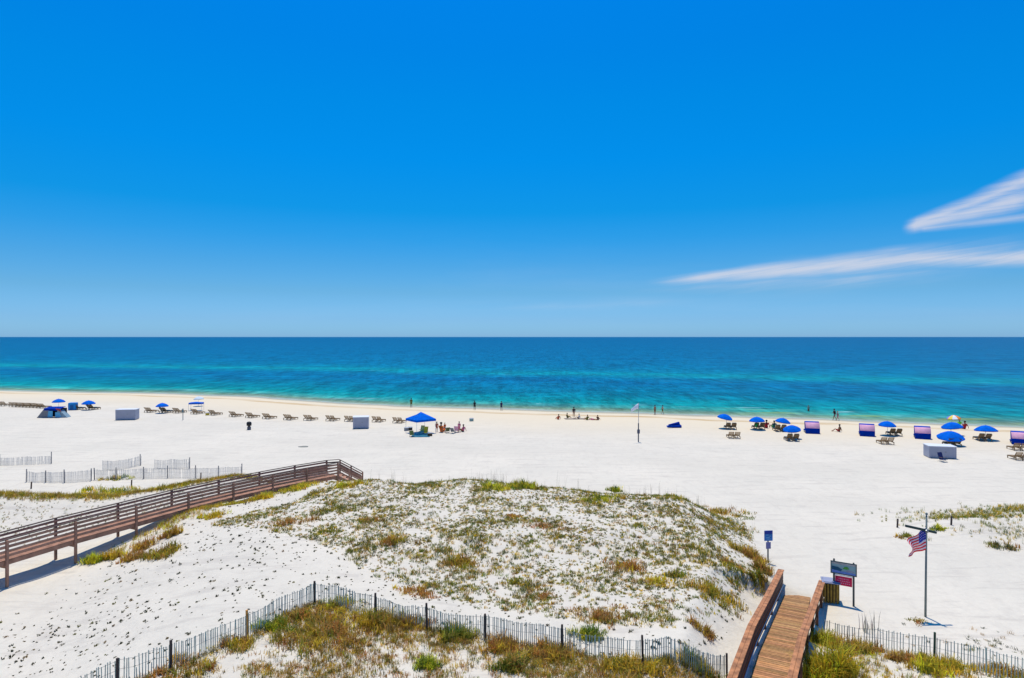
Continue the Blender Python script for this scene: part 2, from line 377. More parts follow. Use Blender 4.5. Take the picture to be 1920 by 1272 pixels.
    wm = N('ShaderNodeMix'); wm.data_type = 'RGBA'; L(M('MULTIPLY', wd.outputs[0], M('MULTIPLY', wz.outputs[0], ws_)), wm.inputs['Factor']); L(pm_.outputs[0], wm.inputs['A']); wm.inputs['B'].default_value = (.34, .40, .06, 1)
    # small breaking crests: near the edge and, rarely, on the bar
    fo = N('ShaderNodeMapRange'); fo.interpolation_type = 'SMOOTHSTEP'
    L(noise(.5, 5, .6, (.16, 1.5, 1), dist=.5), fo.inputs[0]); fo.inputs[1].default_value = .64; fo.inputs[2].default_value = .72
    def gate(c, w):
        return M('SUBTRACT', 1.0, M('DIVIDE', M('ABSOLUTE', M('SUBTRACT', s1, c), 0), w), True)
    g1 = M('MULTIPLY', fo.outputs[0], M('ADD', M('MULTIPLY', gate(9, 10), 1.3), M('MULTIPLY', gate(110, 30), .4), True))
    edge = N('ShaderNodeMapRange'); L(M('ADD', s0, M('MULTIPLY', M('SUBTRACT', noise(.3, 4), .5), 3.0)), edge.inputs[0])
    edge.inputs[1].default_value = .2; edge.inputs[2].default_value = 2.2; edge.inputs[3].default_value = .6; edge.inputs[4].default_value = 0
    fm = M('MAXIMUM', g1, edge.outputs[0])
    mf = N('ShaderNodeMix'); mf.data_type = 'RGBA'; L(fm, mf.inputs['Factor']); L(mx.outputs['Result'], mf.inputs['A']); mf.inputs['B'].default_value = (.75, .82, .82, 1)
    L(mf.outputs['Result'], p.inputs['Base Color'])
    L(wm.outputs['Result'], mx.inputs['A'])
    b = N('ShaderNodeBump'); b.inputs['Strength'].default_value = .8; b.inputs['Distance'].default_value = .35
    L(M('ADD', noise(.35, 7, .7, (.35, 1, 1)), M('MULTIPLY', noise(1.6, 5, .7, (.5, 1, 1)), .3)), b.inputs['Height']); L(b.outputs[0], p.inputs['Normal'])
    tr = N('ShaderNodeBsdfTransparent'); tr.inputs[0].default_value = (.80, .97, .93, 1); ms = N('ShaderNodeMixShader')
    al = N('ShaderNodeMapRange'); al.interpolation_type = 'SMOOTHSTEP'; L(s2, al.inputs[0]); al.inputs[1].default_value = 0; al.inputs[2].default_value = 11
    al.inputs[3].default_value = .30; al.inputs[4].default_value = 1
    L(M('MAXIMUM', al.outputs[0], M('MULTIPLY', fm, .8)), ms.inputs[0]); L(tr.outputs[0], ms.inputs[1]); L(p.outputs[0], ms.inputs[2])
    L(ms.outputs[0], nt.nodes['Material Output'].inputs[0])
    return m
WATER = [(0, (.40, .48, .32)), (4, (.22, .42, .29)), (8, (.06, .33, .27)), (15, (.003, .235, .235)), (30, (.0, .18, .235)), (52, (.0, .145, .245)), (80, (.0, .13, .26)),
         (100, (.0, .155, .265)), (122, (.001, .235, .28)), (145, (.0, .17, .27)), (190, (.0, .14, .26)), (330, (.0, .124, .25)), (900, (.0, .112, .24)), (6000, (.0, .10, .23))]
wx = axis([(-90000, -3000, 30000, 4000), (-3000, -200, 500, 20), (-200, 120, 4, 4), (120, 3000, 20, 500), (3000, 90000, 4000, 30000)])
wsv = axis([(-4, 20, .8, .8), (20, 200, 2, 5), (200, 2000, 20, 200), (2000, 90000, 1000, 20000)])
WX, WS = np.meshgrid(wx, wsv)
sh = WX * 0
WY = ysh(WX) + WS / .94
SW = shore(WX, WY); SW[-1] = WS[-1]
water = grid_mesh('sea', WX, WY, WX * 0 + WATER_Z, water_material(), {'shore': SW}); tag(water, kind='structure')

# ------------------------------------------------------------------ timber
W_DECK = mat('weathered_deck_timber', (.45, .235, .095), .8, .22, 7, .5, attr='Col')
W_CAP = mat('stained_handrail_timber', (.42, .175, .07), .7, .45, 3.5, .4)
W_SIDE = mat('shaded_side_timber', (.17, .075, .04), .7, .3, 3.0, .4)  # darker copy of the cap timber: shade of the sunless sides painted in
W_WALK = mat('brown_walkway_timber', (.38, .20, .13), .75, .28, 2.2, .4)
W_WALKC = mat('shaded_handrail_timber', (.11, .075, .055), .75, .25, 2.2, .4)  # walkway timber darkened: shade of the rail faces put into the colour
W_GREY = mat('silvered_timber', (.34, .31, .28), .85, .25, 4.0, .4)

def offset_line(pts, d):
    out = []
    for i, p in enumerate(pts):
        a = pts[max(0, i - 1)]; b = pts[min(len(pts) - 1, i + 1)]
        t = Vector((b[0] - a[0], b[1] - a[1], 0)).normalized(); n = Vector((-t.y, t.x, 0))
        out.append(Vector((p[0] + n.x * d, p[1] + n.y * d, 0)))
    return out
def long_walkway():
    near = [(-33.9, 18.0), (-31.5, 23.0), (-30.0, 26.8), (-28.6, 30.6), (-27.2, 34.4), (-25.9, 37.9), (-24.3, 41.3), (-22.7, 44.8), (-20.9, 47.9), (-19.0, 50.7), (-17.1, 53.2), (-15.1, 55.4)]
    near = [Vector((x, y, 0)) for x, y in near]; far = offset_line(near, 1.65)
    DZ, TZ = 1.5, 2.6
    root = empty('beach_walkway', near[0].to_3d(), 0, 'long raised brown timber walkway with rails crossing the dunes at the left', 'walkway')
    off = root.location.copy()
    def B(mb, name, m, parent=root, bev=.008):
        mb.v = [(x - off.x, y - off.y, z - off.z) for x, y, z in mb.v]; return mb.build(name, m, parent, bev)
    # deck boards
    d = MB()
    for i in range(len(near) - 1):
        a0, a1, b0, b1 = near[i], near[i + 1], far[i], far[i + 1]
        n = int((a1 - a0).length / .15)
        for k in range(n):
            t0 = (k + .04) / n; t1 = (k + .96) / n; zz = random.uniform(-.004, .004)
            q = [a0.lerp(a1, t0), a0.lerp(a1, t1), b0.lerp(b1, t1), b0.lerp(b1, t0)]
            d.add([(p.x, p.y, DZ - .04 + zz) for p in q] + [(p.x, p.y, DZ + zz) for p in q], [(3, 2, 1, 0), (4, 5, 6, 7), (0, 1, 5, 4), (1, 2, 6, 5), (2, 3, 7, 6), (3, 0, 4, 7)])
    B(d, 'deck', W_WALK, bev=0)
    for side, line in (('n', near), ('f', far)):
        c = MB(); sgn = -1 if side == 'n' else 1
        for i in range(len(line) - 1):
            c.beam(line[i] + Vector((0, 0, TZ)), line[i + 1] + Vector((0, 0, TZ)), .16, .045)
        B(c, 'handrail', W_WALKC)
        for zz, hh in ((TZ - .15, .14), (TZ - .39, .14), (TZ - .63, .14), (TZ - .87, .14)):
            r = MB(); ins = offset_line(line, -sgn * -.07 if side == 'n' else -.07)
            for i in range(len(ins) - 1): r.beam(ins[i] + Vector((0, 0, zz)), ins[i + 1] + Vector((0, 0, zz)), .035, hh)
            B(r, 'rail_board', W_WALK)
        s = MB(); ins = offset_line(line, .03 if side == 'n' else -.03)
        for i in range(len(ins) - 1): s.beam(ins[i] + Vector((0, 0, DZ - .17)), ins[i + 1] + Vector((0, 0, DZ - .17)), .05, .24)
        B(s, 'stringer', W_WALK)
        for i, p in enumerate(line):
            q = offset_line(line, -.09 if side == 'n' else .09)[i]
            g = H(q.x, q.y) - .4
            pm = MB(); pm.beam((q.x, q.y, g), (q.x, q.y, TZ - .03), .13, .13, (line[min(i + 1, len(line) - 1)] - line[max(i - 1, 0)]))
            B(pm, 'post', W_WALK, bev=.012)
    for i in range(len(near)):
        j = MB(); j.beam(near[i] + Vector((0, 0, DZ - .36)), far[i] + Vector((0, 0, DZ - .36)), .05, .18); B(j, 'cross_beam', W_WALK)
    # stairs going down from the far end, to the right
    a, b = near[-1], far[-1]
    dirn = Vector((1, .16, 0)).normalized(); L_ = 2.0; zb = .35
    side0 = Vector((-dirn.y, dirn.x, 0)); W = 1.5
    st = MB(); n = 6
    base = a.copy()
    for k in range(n):
        p = base + dirn * (L_ * (k + .5) / n); z = DZ - (DZ - zb) * (k + .6) / n
        st.beam(p + Vector((0, 0, z)), p + side0 * W + Vector((0, 0, z)), L_ / n + .02, .045)
    B(st, 'stair_treads', W_WALK)
    for k in (0, 1):
        o = base + side0 * (W * k); top = o + Vector((0, 0, 0)); end = o + dirn * L_
        c = MB(); c.beam(o + Vector((0, 0, TZ)), end + Vector((0, 0, zb + 1.1)), .15, .045); B(c, 'stair_handrail', W_WALKC)
        r = MB()
        for dz in (-.22, -.47, -.72): r.beam(o + Vector((0, 0, TZ + dz)), end + Vector((0, 0, zb + 1.1 + dz)), .035, .11)
        B(r, 'stair_rail_board', W_WALK)
        s = MB(); s.beam(o + Vector((0, 0, DZ - .1)), end + Vector((0, 0, zb - .05)), .05, .25); B(s, 'stair_stringer', W_WALK)
        for t in (0.02, .5, 1):
            q = o.lerp(end, t); tz = TZ + (zb + 1.1 - TZ) * t
            pm = MB(); pm.beam((q.x, q.y - .06 * (1 - 2 * k), H(q.x, q.y) - .3), (q.x, q.y - .06 * (1 - 2 * k), tz - .02), .12, .12, dirn); B(pm, 'stair_post', W_WALK)
    # short back rail of the end landing
    e = MB()
    for dz in (0, -.22, -.47, -.72): e.beam(a.lerp(b, .02) + side0 * W + Vector((0, 0, TZ + dz)), b + Vector((0, 0, TZ + dz)), .035 if dz else .14, .12 if dz else .045)
    B(e, 'landing_rail', W_WALKC)
long_walkway()

def short_boardwalk():
    u = Vector((.478, .878, 0)); n = Vector((.878, -.478, 0)); c0 = Vector((9.25, 23.0, 0))
    def P(y, off, z): t = (y - 23.0) / u.y; p = c0 + u * t + n * off; return Vector((p.x, p.y, z))
    def dz(y): return 1.2 if y < 24.6 else max(.07, 1.2 - (y - 24.6) * (1.13 / 8.4))
    root = empty('boardwalk', P(33.2, 0, 0), 0, 'reddish plank boardwalk with wide sloping handrails running down to the sand at the right', 'boardwalk')
    off = root.location.copy()
    def B(mb, name, m, parent=root, bev=.01):
        mb.v = [(x - off.x, y - off.y, z - off.z) for x, y, z in mb.v]; return mb.build(name, m, parent, bev)
    d = MB(); y = 12.0
    while y < 33.2:
        z0 = dz(y) + random.uniform(-.004, .004); y2 = y + .13
        z1 = dz(y2) + random.uniform(-.003, .003)
        e = random.uniform(-.012, .012)
        q = [P(y, -.62 + e, z0), P(y, .62 + e, z0), P(y2 - .018, .62 + e, z1), P(y2 - .018, -.62 + e, z1)]
        d.add([p - Vector((0, 0, .04)) for p in q] + q, [(3, 2, 1, 0), (4, 5, 6, 7), (0, 1, 5, 4), (1, 2, 6, 5), (2, 3, 7, 6), (3, 0, 4, 7)])
        y = y2
    dk = B(d, 'deck', W_DECK, bev=0); nv = len(dk.data.vertices); ca = dk.data.color_attributes.new('Col', 'FLOAT_COLOR', 'POINT')
    pc = np.array([(.46, .24, .10)]) * RNG.uniform(.62, 1.22, (nv // 8 + 1, 1)) * RNG.uniform(.93, 1.07, (nv // 8 + 1, 3))
    cc = np.concatenate([np.repeat(pc, 8, 0)[:nv], np.ones((nv, 1))], 1); ca.data.foreach_set('color', cc.astype(np.float32).ravel())
    sg = MB()
    for o in (-.58, 0, .58):
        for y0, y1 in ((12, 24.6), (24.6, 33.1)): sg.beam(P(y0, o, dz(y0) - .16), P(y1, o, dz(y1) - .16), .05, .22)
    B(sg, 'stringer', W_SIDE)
    for sgn, y_end in ((-1, 33.9), (1, 33.3)):
        o = .86 * sgn
        def P(y, off, z, P=P): return P(y, off + (max(0, y - 21) * .012 if sgn > 0 and off > .7 else 0), z)
        def tz(y): return (1.2 if y < 24.6 else max(.02, 1.2 - (y - 24.6) * (1.16 / 8.4))) + 1.0
        c = MB()
        for oo, w in ((o - .078, .152), (o + .078, .152)):
            for y0, y1 in ((12, 16.0), (16.01, 20.3), (20.31, 24.58), (24.6, 28.8), (28.81, y_end)):
                c.beam(P(y0, oo, tz(y0)), P(y1, oo, tz(y1)), w, .045)
        B(c, 'handrail', W_CAP)
        for k, dd in enumerate((.14, .36, .58, .80)):
            r = MB(); hh = .19
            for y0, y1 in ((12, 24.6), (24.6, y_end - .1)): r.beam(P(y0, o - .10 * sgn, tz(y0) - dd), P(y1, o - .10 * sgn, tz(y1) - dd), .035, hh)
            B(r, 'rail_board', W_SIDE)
        lo = MB()
        for y0, y1 in ((12, 24.6), (24.6, y_end - .6)): lo.beam(P(y0, o - .02 * sgn, dz(y0) + .03), P(y1, o - .02 * sgn, dz(y1) + .03), .05, .14)
        B(lo, 'kick_board', W_SIDE)
        y = 13.2
        while y < y_end:
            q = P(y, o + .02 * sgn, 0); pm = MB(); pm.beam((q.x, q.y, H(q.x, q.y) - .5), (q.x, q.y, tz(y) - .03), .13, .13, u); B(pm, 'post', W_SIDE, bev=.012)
            y += 2.13
        if sgn < 0:
            g = MB()
            for y0, y1 in ((12, 24.6), (24.6, 33.4)): g.tube(P(y0, -.67, dz(y0) + .42), P(y1, -.67, dz(y1) + .42), .022)
            B(g, 'pale_tube', mat('pale_grey_pipe', (.45, .47, .5), .35, .1, 8, metal=.6), bev=0)  # added pale tube drawing a thin line inside the left rail
    return P
BP = short_boardwalk()

# ------------------------------------------------------------------ sand fences
PICK = [mat('grey_green_pickets', (.52, .60, .48), .85, .35, 9, .3), mat('silver_pickets', (.58, .56, .52), .85, .3, 9, .3)]
POST = mat('dark_fence_post', (.085, .06, .048), .8, .3, 6, .4)
POSTO = mat('orange_new_fence_post', (.75, .33, .07), .8, .3, 6, .4)
WIRE = mat('rusty_wire', (.30, .26, .22), .6, .2, 20)
def fence(pts, label, hgt_=1.15, group='sand fences of slender wooden pickets', pm=0, post_h=1.25, special=None, gaps=(), post_at=None, sink=.12, pitch=.098, tint=POST):
    P0 = Vector((*pts[0], H(*pts[0])))
    root = empty('sand_fence', P0, 0, label, 'fence', group)
    def B(mb, name, m, bev=0):
        mb.v = [(x - P0.x, y - P0.y, z - P0.z) for x, y, z in mb.v]; return mb.build(name, m, root, bev)
    for i in range(len(pts) - 1):
        if i in gaps: continue
        a = Vector((*pts[i], 0)); b = Vector((*pts[i + 1], 0)); L_ = (b - a).length; t = (b - a) / L_; nrm = Vector((-t.y, t.x, 0))
        mb = MB(); w = [MB(), MB(), MB()]; n = int(L_ / pitch); prev = None
        for k in range(n + 1):
            s = k / n; sag = math.sin(s * math.pi); p = a.lerp(b, s) + nrm * (.07 * math.sin(s * 9 + i) + random.uniform(-.006, .006))
            z = H(p.x, p.y) - sink - .09 * sag * (.5 + .5 * math.sin(i * 2.1 + 1)); hh = hgt_ + random.uniform(-.04, .035)
            lean = t * random.uniform(-.03, .03) + nrm * random.uniform(-.025, .025)
            if random.random() < .04: continue
            if random.random() < .04: hh *= random.uniform(.5, .85)
            mb.beam(p + Vector((0, 0, z)), p + lean + Vector((0, 0, z + hh)), .029, .009, nrm)
            if k % 6 == 0 or k == n:
                if prev is not None:
                    for q_, zz in enumerate((.22, .62, .93)):
                        w[q_].beam(prev + Vector((0, 0, zz * hgt_ + .02)), p + Vector((0, 0, z + zz * hgt_ + .02)), .008, .008)
                prev = p + Vector((0, 0, z))
        B(mb, 'picket_panel', PICK[pm]); 
        for w_ in w:
            if w_.v: B(w_, 'wire', WIRE)
    for i, p in enumerate(pts):
        if post_at is not None and i not in post_at: continue
        mb = MB(); z = H(*p); x, y = p[0], p[1] - .06
        r = .045
        mb.beam((x, y, z - .3), (x + random.uniform(-.04, .04), y + random.uniform(-.03, .03), z + post_h + random.uniform(-.05, .08)), .07, .07, (.3, 1, 0))
        o = B(mb, 'post', POSTO if special == i else tint, .01)
FL = [(-16.5, 17.5), (-15.2, 20.0)] + [tuple(G(a, b)[:2]) for a, b in ((222, 1286), (322, 1256), (465, 1193), (591, 1131), (703, 1160), (801, 1181), (910, 1198), (1053, 1222), (1205, 1246), (1362, 1274))]
fence(FL,
      'long picket sand fence with dark posts zigzagging across the foreground dune', special=4, post_h=1.0, hgt_=1.0, pitch=.076)
fence([tuple(G(a, b)[:2]) for a, b in ((1545, 1204), (1640, 1222), (1750, 1242), (1850, 1266), (1950, 1292), (2080, 1325))], 'picket sand fence right of the boardwalk at the lower right corner', post_at=(2, 4, 5), pm=0, pitch=.10, hgt_=1.1, tint=mat('green_metal_post', (.03, .09, .05), .6, .2, 6))
def fp(*l): return [tuple(G(px, py, z)[:2]) for px, py, z in l]
FG = 'weathered short sand fences behind the walkway'
fence(fp((-30, 880, .2), (0, 870, .2), (50, 868, .2), (97, 866, .2)), 'short grey sand fence at the left edge nearest the sea', 1.15, FG, 1, post_h=1.3, post_at=(1, 3), pitch=.085, sink=.3, tint=W_GREY)
fence(fp((50, 901, .2), (86, 901, .2), (122, 902, .2), (172, 898, .2)), 'grey sand fence with three leaning posts left of the yellow grass', 1.12, FG, 1, post_h=1.2, pitch=.085, tint=W_GREY)
fence(fp((192, 879, .2), (225, 878, .2), (264, 870, .2)), 'short grey sand fence rising to a tall post, middle of the back fences', 1.12, FG, 1, post_h=1.2, post_at=(2,), pitch=.085, tint=W_GREY)
fence(fp((290, 877, .2), (322, 876, .2), (356, 876, .2)), 'short grey sand fence farthest right behind the walkway', 1.1, FG, 1, post_h=1.2, post_at=(2,), pitch=.09, tint=W_GREY)
fence(fp((178, 897, .2), (218, 896, .2), (270, 894, .2), (315, 893, .2), (367, 893, .2), (410, 893, .2), (454, 890, .2)), 'long low grey sand fence just beyond the walkway handrail', 1.12, FG, 1, post_h=1.2, pitch=.09, tint=W_GREY)
fence(fp((1036, 914, 1.0), (1048, 914, 1.0)), 'scrap of grey sand fence half buried behind the dune crest', 1.1, FG + ' and dune', 1, post_h=1.0, pitch=.10, tint=W_GREY)
for px, py, lab in ((58, 917, 'bare grey post stub in the dune grass at the far left'), (246, 913, 'bare grey post stub in yellow grass beyond the walkway'), (376, 899, 'bare grey post stub close to the walkway handrail'),
                    (1783, 985, 'dark post stub in the grassy hummock right of the flag'), (1682, 990, 'small dark post stub left of the flag')):
    g = G(px, py); mb = MB(); mb.beam((0, 0, -.3), (.05, 0, .62), .09, .09, (0, 1, 0)); o = mb.build('post_stub', POST, None, .01); o.location = g
    tag(o, lab, 'post', 'post stubs in the dunes')

# ------------------------------------------------------------------ grass
GR = mat('grass_blades', (.1, .1, .05), .7, .18, 3, attr='Col', transl=.40)
def blade_mesh(name, P, L_, az, lean, wid, colr, parent=None):
    n = len(P); d = np.stack([np.cos(az), np.sin(az)], -1); sdv = np.stack([-np.sin(az), np.cos(az)], -1)
    def pt(fr, out): 
        q = P.copy(); q[:, :2] += d * (L_ * out)[:, None]; q[:, 2] += L_ * fr; return q
    m1 = pt(.58 - .1 * lean, lean * .30); m2 = pt(1 - .45 * lean, lean * .95)
    o = np.concatenate([sdv * wid[:, None] / 2, np.zeros((n, 1))], 1)
    V = np.stack([P - o, P + o, m1 + o * .8, m1 - o * .8, m2], 1).reshape(-1, 3)
    b = np.arange(n)[:, None] * 5
    quads = b + np.array([0, 1, 2, 3]); tris = b + np.array([3, 2, 4])
    me = bpy.data.meshes.new(name); me.vertices.add(len(V)); me.vertices.foreach_set('co', V.ravel())
    idx = np.concatenate([quads, tris], 1).ravel().astype(np.int32)
    me.loops.add(len(idx)); me.loops.foreach_set('vertex_index', idx)
    ls = (np.arange(n)[:, None] * 7 + np.array([0, 4])).ravel().astype(np.int32)
    me.polygons.add(len(ls)); me.polygons.foreach_set('loop_start', ls); me.update(calc_edges=True)
    ca = me.color_attributes.new('Col', 'FLOAT_COLOR', 'POINT')
    cc = np.concatenate([np.repeat(colr, 5, 0), np.ones((n * 5, 1))], 1).astype(np.float32); ca.data.foreach_set('color', cc.ravel())
    me.materials.append(GR); ob = bpy.data.objects.new(name, me); COL.objects.link(ob); ob.parent = parent; return ob
OLIVE, GREEN, GOLD, BROWN, RUST, GREY, LIME = [np.array(c) for c in ((.25, .24, .025), (.14, .21, .02), (.64, .43, .03), (.42, .25, .055), (.46, .20, .045), (.12, .135, .05), (.60, .56, .025))]
def palette(n, cols, w):
    w = np.array(w, float); i = RNG.choice(len(cols), n, p=w / w.sum()); c = np.array(cols)[i]
    return np.clip(c * RNG.uniform(.65, 1.35, (n, 1)) * RNG.uniform(.9, 1.1, (n, 3)), 0, 1)
def tufts(name, xy, size, nb, cols, w, spread=.35, lean=(.2, .9), wid=(.012, .022), sink=.02):
    n = len(xy); tc = palette(n, cols, w); k = nb
    ii = np.repeat(np.arange(n), k); sz = size[ii]
    px = xy[ii] + RNG.normal(0, 1, (n * k, 2)) * (sz * spread * .5)[:, None]
    z = hgt(px[:, 0], px[:, 1]) - sink
    P = np.stack([px[:, 0], px[:, 1], z], -1); az = RNG.uniform(0, 2 * np.pi, n * k)
    L_ = sz * RNG.uniform(.55, 1.1, n * k); ln = RNG.uniform(*lean, n * k); wd = RNG.uniform(*wid, n * k)
    col = np.clip(tc[ii] * RNG.uniform(.75, 1.3, (n * k, 1)), 0, 1)
    return blade_mesh(name, P, L_, az, ln, wd, col)
def inpoly(x, y, poly):
    c = np.zeros(len(x), bool); j = len(poly) - 1
    for i in range(len(poly)):
        xi, yi = poly[i]; xj, yj = poly[j]
        c ^= ((yi > y) != (yj > y)) & (x < (xj - xi) * (y - yi) / (yj - yi + 1e-9) + xi); j = i
    return c
def scatter(n, x0, x1, y0, y1, dens):
    x = RNG.uniform(x0, x1, n); y = RNG.uniform(y0, y1, n); d = dens(x, y); k = RNG.uniform(0, 1, n) < d
    return np.stack([x[k], y[k]], -1)
# the vegetated dune in plan
DUNE = [(-19.5, 41), (-15.5, 47), (-14.5, 53), (-11.0, 52), (-2, 51.5), (5, 50), (10, 48.5), (13.5, 48), (16.8, 46.5), (15.6, 41), (14.2, 36.5), (12.2, 33), (9.3, 28.5), (6.5, 25), (3, 26), (-1.5, 27.6), (-5, 30.5), (-8, 33.5), (-11, 36.5)]
def d_dune(x, y):
    c = fbm(x / 2.3, y / 2.3, 21); f = fbm(x / .6, y / .6, 22, 2)
    edge = inpoly(x, y, DUNE)
    return edge * np.clip(.52 + .7 * c + .7 * f, .16, 1)
xy = scatter(52000, -20, 17, 24, 54, d_dune)
tag(tufts('dune_grass', xy, RNG.uniform(.08, .23, len(xy)) * (1 + .7 * fbm(xy[:, 0] / 1.5, xy[:, 1] / 1.5, 5, 2)), 12, [OLIVE, GREEN, BROWN, GREY, GOLD], [5, 1.6, 3, 4, 2.6], spread=.6, wid=(.016, .03)), kind='stuff')
def d_specks(x, y):
    c = fbm(x / 3.5, y / 3.5, 31)
    l = ss(-26, -20, x) * (1 - ss(45, 52, y)); fl = np.interp(x, [-30] + [p[0] for p in FL] + [8.5], [10] + [p[1] for p in FL] + [20])
    left_lim = x > np.interp(y, [18, 26, 34, 37, 45, 50], [-24, -24, -25.5, -24, -20.5, -18])
    return (l * (y > fl + .2) * left_lim * (~inpoly(x, y, DUNE)) * (x < 12.5 - (33 - y) * .56 * (y < 33))) * np.clip(.6 + .6 * c, .25, 1)
xy = scatter(12000, -26, 14, 18, 52, d_specks)
tag(tufts('beach_sprouts', xy, RNG.uniform(.04, .13, len(xy)) * RNG.choice([.45, .7, 1.2], len(xy)), 12, [GREY * .4, OLIVE * .5, BROWN * .5], [7, 1.5, 1], spread=.5, lean=(.15, .9), wid=(.03, .05)), kind='stuff')
def d_front(x, y):
    c = fbm(x / 1.9, y / 1.9, 41); f = fbm(x / .6, y / .6, 42, 2)
    fl = np.interp(x, [p[0] for p in FL] + [8.5], [p[1] for p in FL] + [21])
    bare = np.exp(-((x + 10.3) / 1.6) ** 2 - ((y - 24) / 2.2) ** 2)
    near = np.clip(1 - np.abs(fl - y - .3) / 1.3, 0, 1) + .45 * ss(-9.5, -7.5, x)
    lim = (y < fl + .25) * (x < 7.3 - (22.6 - y) * .54)
    return lim * np.clip(.48 + 1.2 * c + .6 * f + .5 * near - .9 * bare, .06, 1)
xy = scatter(30000, -17, 8, 16, 28.6, d_front)
tag(tufts('foredune_grass', xy, RNG.uniform(.10, .30, len(xy)), 11, [BROWN, GOLD, OLIVE, RUST, GREY], [4.5, 3, 2.5, 1.6, 2], spread=.6), kind='stuff')
def d_right(x, y):
    te = 29.3 - (x - 13) * .45; c = fbm(x / 1.7, y / 1.7, 51)
    return (y < te - 1.2) * (x > 11.3 - (24 - y) * .54 + 0) * (x > 10.0 + (y - 22) * .54) * np.clip(.42 + .95 * c + .4 * np.exp(-((y - te + 3) / 1.2) ** 2), .05, 1)
xy = scatter(7000, 8, 28, 17, 30, d_right)
tag(tufts('foredune_grass', xy, RNG.uniform(.15, .40, len(xy)), 12, [GOLD, OLIVE, BROWN, LIME], [4, 3, 3, 1.5]), kind='stuff')
# ridge beyond the walkway
def d_ridge(x, y):
    yr = np.interp(x, [-60, -31, -27.7, -22], [50.5, 49.5, 53.5, 58])
    return (x < np.interp(y, [38, 41, 45, 50, 56], [-28, -27, -25.5, -22, -18])) * np.clip(np.where(y > yr - .9, np.exp(-((y - yr - .2) / .8) ** 2) * 1.2, .7 * np.exp(-((y - yr + 3.6) / 2.6) ** 2) * np.clip(.6 + fbm(x / .8, y / .8, 77, 2), 0, 1)) + .0, 0, 1)
xy = scatter(26000, -48, -20, 41, 58, d_ridge); top = hgt(xy[:, 0], xy[:, 1])
yrr = np.interp(xy[:, 0], [-60, -31, -27.7, -22], [50.5, 49.5, 53.5, 58]); cr = xy[:, 1] > yrr - 1.0
tag(tufts('ridge_grass', xy[cr], RNG.uniform(.25, .5, cr.sum()), 10, [GOLD, OLIVE, BROWN], [3, 4, 2.5]), kind='stuff')
tag(tufts('ridge_sprouts', xy[~cr][::2], RNG.uniform(.08, .22, len(xy[~cr][::2])), 8, [GREY, OLIVE, BROWN], [4, 3, 3]), kind='stuff')
# grass along the foot of the walkway
def d_walk(x, y):
    xn = np.interp(y, [34, 38, 41, 45, 48, 50.7, 53.2, 55.4], [-27.4, -26, -24.4, -22.9, -20.9, -19, -17.1, -15.1])
    u_ = x - xn; return np.exp(-((u_ - 1.1) / .75) ** 2) * ss(38, 42, y) * np.clip(.6 + .8 * fbm(x / 1.5, y / 1.5, 61), .1, 1)
xy = scatter(14000, -27, -12, 37, 56, d_walk)
tag(tufts('walkway_edge_grass', xy, RNG.uniform(.2, .5, len(xy)), 10, [GOLD, LIME, OLIVE, BROWN, RUST], [3, 2.5, 3, 1.5, 1]), kind='stuff')
# crest fringe and sea oats
def d_crest(x, y):
    yb = np.interp(x, [-20, -15, -11.7, -2.5, 4, 9.3, 12.5, 15, 18], [53, 52, 50, 50.5, 48.3, 46.3, 45.5, 44.5, 44])
    return np.exp(-((y - yb - .3) / .7) ** 2) * (x > -14) * (x < 17) * np.clip(.5 + .7 * fbm(x / 2, y / 2, 71), .1, 1)
xy = scatter(8000, -14, 17, 42, 53, d_crest)
tag(tufts('crest_grass', xy, RNG.uniform(.15, .42, len(xy)), 9, [OLIVE, GREEN, GREY, GOLD, BROWN], [4, 3, 3, 1.4, 1.2]), kind='stuff')
xy2 = xy[::5]
tag(tufts('sea_oats', xy2, RNG.uniform(.7, 1.5, len(xy2)), 2, [np.array((.33, .28, .18)), GREY], [3, 1], spread=.1, lean=(.02, .3), wid=(.012, .02)), kind='stuff')
def d_rd(x, y):
    return np.clip(1.1 * np.exp(-((x - 42) / 8) ** 2 - ((y - 48.2) / 1.2) ** 2) + .8 * np.exp(-((x - 34) / 4.2) ** 2 - ((y - 46.6) / .9) ** 2) + .35 * np.exp(-((x - 33.5) / 2.5) ** 2 - ((y - 43) / 1.3) ** 2), 0, 1)
xy = scatter(14000, 25, 50, 40, 53, d_rd)
tag(tufts('hummock_grass', xy, RNG.uniform(.18, .42, len(xy)), 10, [OLIVE, GREEN, GOLD, GREY], [4, 2, 3, 2]), kind='stuff')
def d_flag(x, y): return .6 * np.exp(-((x - 21.5) / 2.6) ** 2 - ((y - 28.2) / 1.0) ** 2)
xy = scatter(1200, 14, 30, 24, 31, d_flag)
tag(tufts('flagpole_sprouts', xy, RNG.uniform(.08, .24, len(xy)), 12, [GREY * .6, OLIVE, BROWN], [4, 1, 2], spread=.6, lean=(.5, 1)), kind='stuff')

